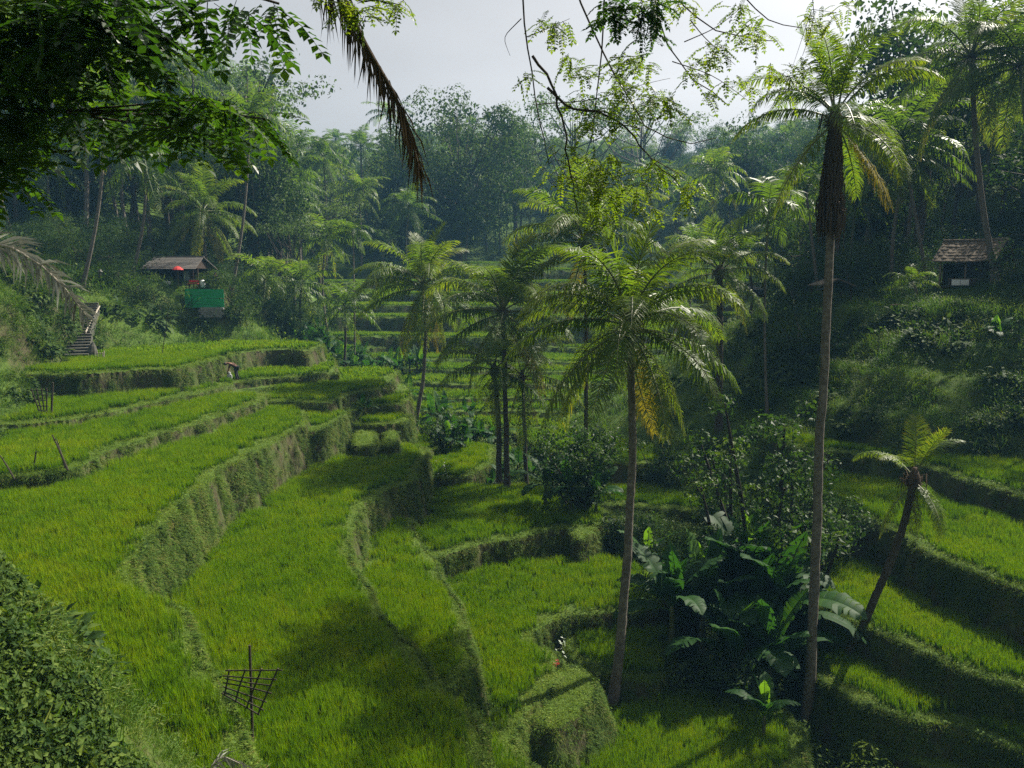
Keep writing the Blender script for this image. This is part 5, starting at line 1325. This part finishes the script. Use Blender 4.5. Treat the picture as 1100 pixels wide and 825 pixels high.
for x in (-1.9, 0, 1.9):
    for y in (-1.7, 1.7): mb_obj('post', 'wood', hut, lambda mb: mb.tube([[x, y, -.3], [x + .02, y, 1.2], [x, y, 2.35]], .065, 7))
mb_obj('floor', 'wood_dark', hut, lambda mb: mb.box((0, 0, -.1), (4.3, 3.8, .2)))
mb_obj('back_wall', 'wood_dark', hut, lambda mb: [mb.box((-.1, 1.72, 1.0), (3.6, .06, 2.0)), mb.box((-1.92, .3, .9), (.06, 2.6, 1.8))])
mb_obj('tie_beam', 'wood_dark', hut, lambda mb: [mb.box((x, 0, 2.3), (.1, 3.5, .12)) for x in (-1.9, 1.9)] + [mb.box((0, y, 2.38), (4.1, .1, .1)) for y in (-1.7, 1.7)])
o = thing('counter', 'white fronted counter at the edge of the thatched hut', 'counter', tuple(at(1030, 307, 64.2)), math.radians(-4))
mb_obj('front_panel', 'white', o, lambda mb: [mb.box((-.34, -.2, .27), (.64, .04, .46)), mb.box((.34, -.2, .27), (.64, .04, .46))])
mb_obj('body', 'wood_dark', o, lambda mb: mb.box((.25, .05, .26), (1.9, .45, .5))); mb_obj('top', 'wood', o, lambda mb: mb.box((.25, .03, .54), (2.0, .55, .05)))
o = thing('table', 'low dark table inside the thatched hut', 'table', tuple(at(1057, 306, 65)), math.radians(-30))
mb_obj('tabletop', 'stone', o, lambda mb: mb.box((0, 0, .45), (.9, .6, .05)))
for x in (-.38, .38):
    for y in (-.22, .22): mb_obj('leg', 'wood_dark', o, lambda mb: mb.box((x, y, .21), (.06, .06, .43)))

o = thing('open_shelter', 'small open shelter with a sloping grey roof behind the tallest palm trunk', 'shelter', tuple(at(892, 331, 69)), math.radians(8))
mb_obj('roof', 'thatch', o, lambda mb: [mb.box((-.75, 0, 2.2), (1.75, 2.2, .1), (0, -.32, 0)), mb.box((.8, 0, 2.17), (1.75, 2.2, .1), (0, .36, 0))])
for x in (-1.35, 1.35):
    for y in (-.8, .8): mb_obj('post', 'wood_dark', o, lambda mb: mb.tube([[x, y, -.4], [x, y, 2.0]], .06, 6))
mb_obj('bench_seat', 'wood', o, lambda mb: [mb.box((-.6, -.6, .45), (1.1, .5, .06)), mb.box((-1.0, -.6, .2), (.08, .4, .44)), mb.box((-.2, -.6, .2), (.08, .4, .44))])
o = thing('bench', 'plain timber bench standing on the shaded right slope', 'bench', tuple(at(965, 333.5, 63)), math.radians(4))
mb_obj('seat', 'wood', o, lambda mb: mb.box((0, 0, .44), (1.35, .4, .07)))
for x in (-.5, .5): mb_obj('leg', 'wood', o, lambda mb: mb.box((x, 0, .12), (.13, .3, .58)))
o = thing('field_hut', 'tiny low-roofed field hut on the far terraces', 'hut', tuple(at(812, 319, 112)), .1)
mb_obj('roof', 'shingle', o, lambda mb: [mb.box((0, -.55, 1.25), (2.4, 1.3, .07), (.35, 0, 0)), mb.box((0, .6, 1.25), (2.4, 1.3, .07), (-.35, 0, 0))])
mb_obj('wall', 'wood_dark', o, lambda mb: mb.box((0, .2, .5), (2.0, 1.2, 1.1)))

# water lying in the ditch between two rice fields
def f_water():
    P = [at_z(px, py, -14.72) for px, py in ((490, 655), (499, 676), (503, 700), (503, 722), (498, 735))]
    mb = MB(); w_ = .28
    V = np.array([p + [s * w_, 0, 0] for p in P for s in (-1, 1)]); mb.add(V, [[2 * i, 2 * i + 1, 2 * i + 3, 2 * i + 2] for i in range(len(P) - 1)])
    m = bpy.data.materials.new('ditch_water'); nt, N, L = nodes(m)
    p = N('ShaderNodeBsdfPrincipled', inp={'Base Color': (.03, .035, .025, 1), 'Roughness': .08, 'Specular IOR Level': .6}); g = N('ShaderNodeTexNoise', inp={'Scale': 6.0}); b = N('ShaderNodeBump', inp={'Strength': .1, 'Distance': .02})
    L(g.outputs['Fac'], b.inputs['Height']); L(b.outputs[0], p.inputs['Normal']); o_ = N('ShaderNodeOutputMaterial'); L(p.outputs[0], o_.inputs[0])
    tag(mb.build('water', m), 'narrow strip of water in the ditch beside the rice', None, None, 'structure')
f_water()

# ------------------------------------------------------------------ people
def skin(verts, edges, radii, levels=2):
    me = bpy.data.meshes.new('skeleton'); me.from_pydata([tuple(v) for v in verts], edges, []); o = bpy.data.objects.new('skeleton', me); COL.objects.link(o)
    md = o.modifiers.new('skin', 'SKIN'); md.use_smooth_shade = True
    if not me.skin_vertices: me.skin_vertices.new()
    for i, r in enumerate(radii): me.skin_vertices[0].data[i].radius = (r, r)
    for i in range(len(verts)): me.skin_vertices[0].data[i].use_root = (i == 0)
    o.modifiers.new('sub', 'SUBSURF').levels = levels
    o.modifiers['sub'].render_levels = levels
    dg = bpy.context.evaluated_depsgraph_get()
    out = bpy.data.meshes.new_from_object(o.evaluated_get(dg)); bpy.data.objects.remove(o)
    return out

def person(label, loc, rz, J, shirt, legs, hat=None, group=None):
    """J: joint name -> point"""
    nm = ['pelvis', 'belly', 'chest', 'neck', 'head', 'crown', 'shl', 'ell', 'wrl', 'hal', 'shr', 'elr', 'wrr', 'har', 'hil', 'knl', 'anl', 'tol', 'hir', 'knr', 'anr', 'tor']
    rad = [.13, .125, .14, .055, .085, .08, .065, .045, .032, .035, .065, .045, .032, .035, .085, .06, .042, .04, .085, .06, .042, .04]
    E = [(0, 1), (1, 2), (2, 3), (3, 4), (4, 5), (2, 6), (6, 7), (7, 8), (8, 9), (2, 10), (10, 11), (11, 12), (12, 13), (0, 14), (14, 15), (15, 16), (16, 17), (0, 18), (18, 19), (19, 20), (20, 21)]
    V = [np.array(J[n], float) for n in nm]
    # fingers: short chains rooted in each palm
    for hand, el in ((9, 8), (13, 12)):
        d = norm(V[hand] - V[el]); sd = norm(np.cross(d, [0.2, 1, .1]))
        for k in range(5):
            tip = V[hand] + d * (.085 - .01 * abs(k - 2)) + sd * (.018 * (k - 2)) if k < 4 else V[hand] + d * .03 + sd * .055
            V.append(tip); rad.append(.009); E.append((hand, len(V) - 1))
    body = skin(V, E, rad); body.materials.clear(); body.materials.append(M['skin'])
    o = link('person', body, None, tuple(loc), (0, 0, rz)); tag(o, label, 'person', group)
    def cloth(name, names, edges, scale, mat):
        idx = {n: i for i, n in enumerate(names)}
        me = skin([J[n] for n in names], [(idx[a], idx[b]) for a, b in edges], [rad[nm.index(n)] * scale for n in names]); me.materials.clear(); me.materials.append(M[mat]); link(name, me, o)
    cloth('shirt', ['belly', 'chest', 'shl', 'ell', 'shr', 'elr', 'pelvis'], [('pelvis', 'belly'), ('belly', 'chest'), ('chest', 'shl'), ('shl', 'ell'), ('chest', 'shr'), ('shr', 'elr')], 1.22, shirt)
    cloth('trousers', ['pelvis', 'hil', 'knl', 'anl', 'hir', 'knr', 'anr'], [('pelvis', 'hil'), ('hil', 'knl'), ('knl', 'anl'), ('pelvis', 'hir'), ('hir', 'knr'), ('knr', 'anr')], 1.25, legs)
    hd = np.array(J['head']); cr = np.array(J['crown']); ax = norm(cr - hd)
    fw = np.array(J.get('face', (0, -1, 0)), float)
    mb = MB()      # nose, brow and ears give the head its face
    mb.tube([hd + fw * .085 + ax * .015, hd + fw * .125 - ax * .015], [.012, .018], 5)
    sd = np.cross(ax, fw)
    for s in (-1, 1): mb.tube([hd + sd * s * .085, hd + sd * s * .105], [.03, .02], 6)
    mb.build('face_features', M['skin'], o, True)
    eb = MB()
    for s in (-1, 1): eb.tube([hd + fw * .088 + sd * s * .034 + ax * .03, hd + fw * .098 + sd * s * .034 + ax * .03], [.014, .008], 6)
    eb.tube([hd + fw * .09 - sd * .025 - ax * .045, hd + fw * .095 - ax * .047, hd + fw * .09 + sd * .025 - ax * .045], .007, 4)
    eb.build('eyes_and_mouth', M['hair'], o)
    hb = MB()
    if hat == 'cone': hb.tube([cr - ax * .05, cr, cr + ax * .14], [.27, .22, .01], 14); hb.build('hat', M['straw'], o, True)
    else: hb.tube([hd + ax * .04 - fw * .03, hd + ax * .09 - fw * .02, cr + ax * .035 - fw * .01, cr + ax * .075], [.092, .10, .085, .02], 10); hb.build('hair', M['hair'], o, True)
    return o
bend = {'pelvis': (0, 0, .86), 'belly': (-.10, 0, .98), 'chest': (-.30, 0, 1.10), 'neck': (-.45, 0, 1.12), 'head': (-.56, 0, 1.09), 'crown': (-.67, 0, 1.05), 'face': (-.4, 0, -.92),
        'shl': (-.34, -.17, 1.08), 'ell': (-.42, -.20, .80), 'wrl': (-.50, -.16, .56), 'hal': (-.53, -.14, .48), 'shr': (-.34, .17, 1.08), 'elr': (-.40, .20, .82), 'wrr': (-.48, .15, .58), 'har': (-.51, .13, .50),
        'hil': (.02, -.10, .80), 'knl': (-.04, -.12, .45), 'anl': (.05, -.12, .07), 'tol': (-.10, -.13, .03), 'hir': (.02, .10, .80), 'knr': (.02, .12, .45), 'anr': (.16, .12, .07), 'tor': (.01, .13, .03)}
person('farmer in dark brown clothes bending down on the bund between the rice terraces', ground_at(254, 59.0, .02), math.radians(15), bend, 'brown_cloth', 'dark_cloth').scale = (1.15,) * 3
stand = {'pelvis': (0, 0, .92), 'belly': (0, 0, 1.08), 'chest': (0, 0, 1.28), 'neck': (0, -.01, 1.44), 'head': (0, -.02, 1.54), 'crown': (0, -.02, 1.62), 'face': (0, -1, 0),
         'shl': (-.18, 0, 1.36), 'ell': (-.23, .02, 1.10), 'wrl': (-.23, -.06, .88), 'hal': (-.23, -.08, .80), 'shr': (.18, 0, 1.36), 'elr': (.23, .03, 1.10), 'wrr': (.22, -.05, .88), 'har': (.22, -.07, .80),
         'hil': (-.09, 0, .86), 'knl': (-.10, -.02, .48), 'anl': (-.10, .02, .08), 'tol': (-.11, -.12, .03), 'hir': (.09, 0, .86), 'knr': (.10, -.02, .48), 'anr': (.10, .02, .08), 'tor': (.11, -.12, .03)}
person('person in navy clothes standing behind the right end of the green fence', at(232, 311.5, 77.8), 0.3, stand, 'blue_cloth', 'blue_cloth')
o = thing('sack', 'pale sack on the bund at the feet of the bending farmer', 'sack', tuple(ground_at(246.5, 59.0)))
mb_obj('sack_body', 'pale_cloth', o, lambda mb: mb.tube([[0, 0, 0], [0, 0, .12], [.01, 0, .38], [0, 0, .52], [.02, 0, .62]], [.14, .2, .19, .08, .1], 10), True)
# ------------------------------------------------------------------ camera, sun, sky, air
cam = bpy.data.cameras.new('camera'); co = bpy.data.objects.new('camera', cam); COL.objects.link(co)
cam.sensor_width = 36; cam.lens = 36 * F0 / 1100
co.location = (0, 0, 0); co.rotation_euler = (PI / 2 - PITCH, 0, 0)
cam.clip_start = 0.1; cam.clip_end = 3000
scene.camera = co

SUN_EL, SUN_AZ = math.radians(47), math.radians(51)      # azimuth from +Y towards +X
tosun = Vector((math.sin(SUN_AZ) * math.cos(SUN_EL), math.cos(SUN_AZ) * math.cos(SUN_EL), math.sin(SUN_EL)))
sl = bpy.data.lights.new('sun', 'SUN'); so = bpy.data.objects.new('sun', sl); COL.objects.link(so)
sl.energy = 5.0; sl.angle = math.radians(0.6); sl.color = (1.0, 0.93, 0.80)
so.rotation_euler = tosun.to_track_quat('Z', 'Y').to_euler(); so.location = (60, 40, 80)

w = bpy.data.worlds.new('World'); scene.world = w; w.use_nodes = True
nt = w.node_tree; nt.nodes.clear()
sky = nt.nodes.new('ShaderNodeTexSky'); sky.sky_type = 'NISHITA'; sky.sun_disc = False
sky.sun_elevation = SUN_EL; sky.sun_rotation = SUN_AZ; sky.air_density = 1.0; sky.dust_density = 4.0; sky.ozone_density = 1.0
hs = nt.nodes.new('ShaderNodeHueSaturation'); hs.inputs['Saturation'].default_value = 0.14
tc = nt.nodes.new('ShaderNodeTexCoord'); mp = nt.nodes.new('ShaderNodeMapping'); mp.inputs['Scale'].default_value = (1.2, 1.2, 3.5)
cn = nt.nodes.new('ShaderNodeTexNoise'); cn.inputs['Scale'].default_value = 2.2; cn.inputs['Detail'].default_value = 5.0; cn.inputs['Roughness'].default_value = 0.5
nt.links.new(tc.outputs['Generated'], mp.inputs[0]); nt.links.new(mp.outputs[0], cn.inputs['Vector'])
mr = nt.nodes.new('ShaderNodeMapRange')
for i_, v_ in ((1, 0.3), (2, 0.7), (3, 0.94), (4, 1.10)): mr.inputs[i_].default_value = v_
nt.links.new(cn.outputs['Fac'], mr.inputs[0]); nt.links.new(mr.outputs[0], hs.inputs['Value'])
nt.links.new(sky.outputs[0], hs.inputs['Color'])
bg = nt.nodes.new('ShaderNodeBackground'); bg.inputs['Strength'].default_value = SKY
nt.links.new(hs.outputs[0], bg.inputs['Color'])
wo = nt.nodes.new('ShaderNodeOutputWorld'); nt.links.new(bg.outputs[0], wo.inputs['Surface'])

if HAZE > 0:
    hm = bpy.data.materials.new('haze_air'); nt, N, L = nodes(hm)
    pv = N('ShaderNodeVolumePrincipled', inp={'Color': (0.26, 0.58, 0.96, 1), 'Density': HAZE, 'Anisotropy': 0.0})
    o = N('ShaderNodeOutputMaterial'); L(pv.outputs[0], o.inputs['Volume'])
    hz = MB(); hz.box((0, 270, 15), (900, 660, 90))
    h = hz.build('haze', hm); tag(h, 'pale blue morning haze hanging in the valley', None, None, 'stuff')

vs = scene.view_settings
scene.display_settings.display_device = 'sRGB'
vs.view_transform = 'Standard'; vs.look = 'None'; vs.gamma = 1.0; vs.use_curve_mapping = False
vs.exposure = EXPOSURE
cy = scene.cycles
cy.max_bounces = 6; cy.diffuse_bounces = 3; cy.glossy_bounces = 2; cy.transmission_bounces = 4; cy.volume_bounces = 1; cy.transparent_max_bounces = 4
cy.use_denoising = DENOISE
cy.denoising_prefilter = 'NONE'; cy.denoising_input_passes = 'RGB_ALBEDO_NORMAL'
try: cy.denoiser = 'OPENIMAGEDENOISE'
except Exception: pass
cy.caustics_reflective = False; cy.caustics_refractive = False
cy.use_adaptive_sampling = True; cy.adaptive_threshold = 0.01
cy.sample_clamp_indirect = 4.0
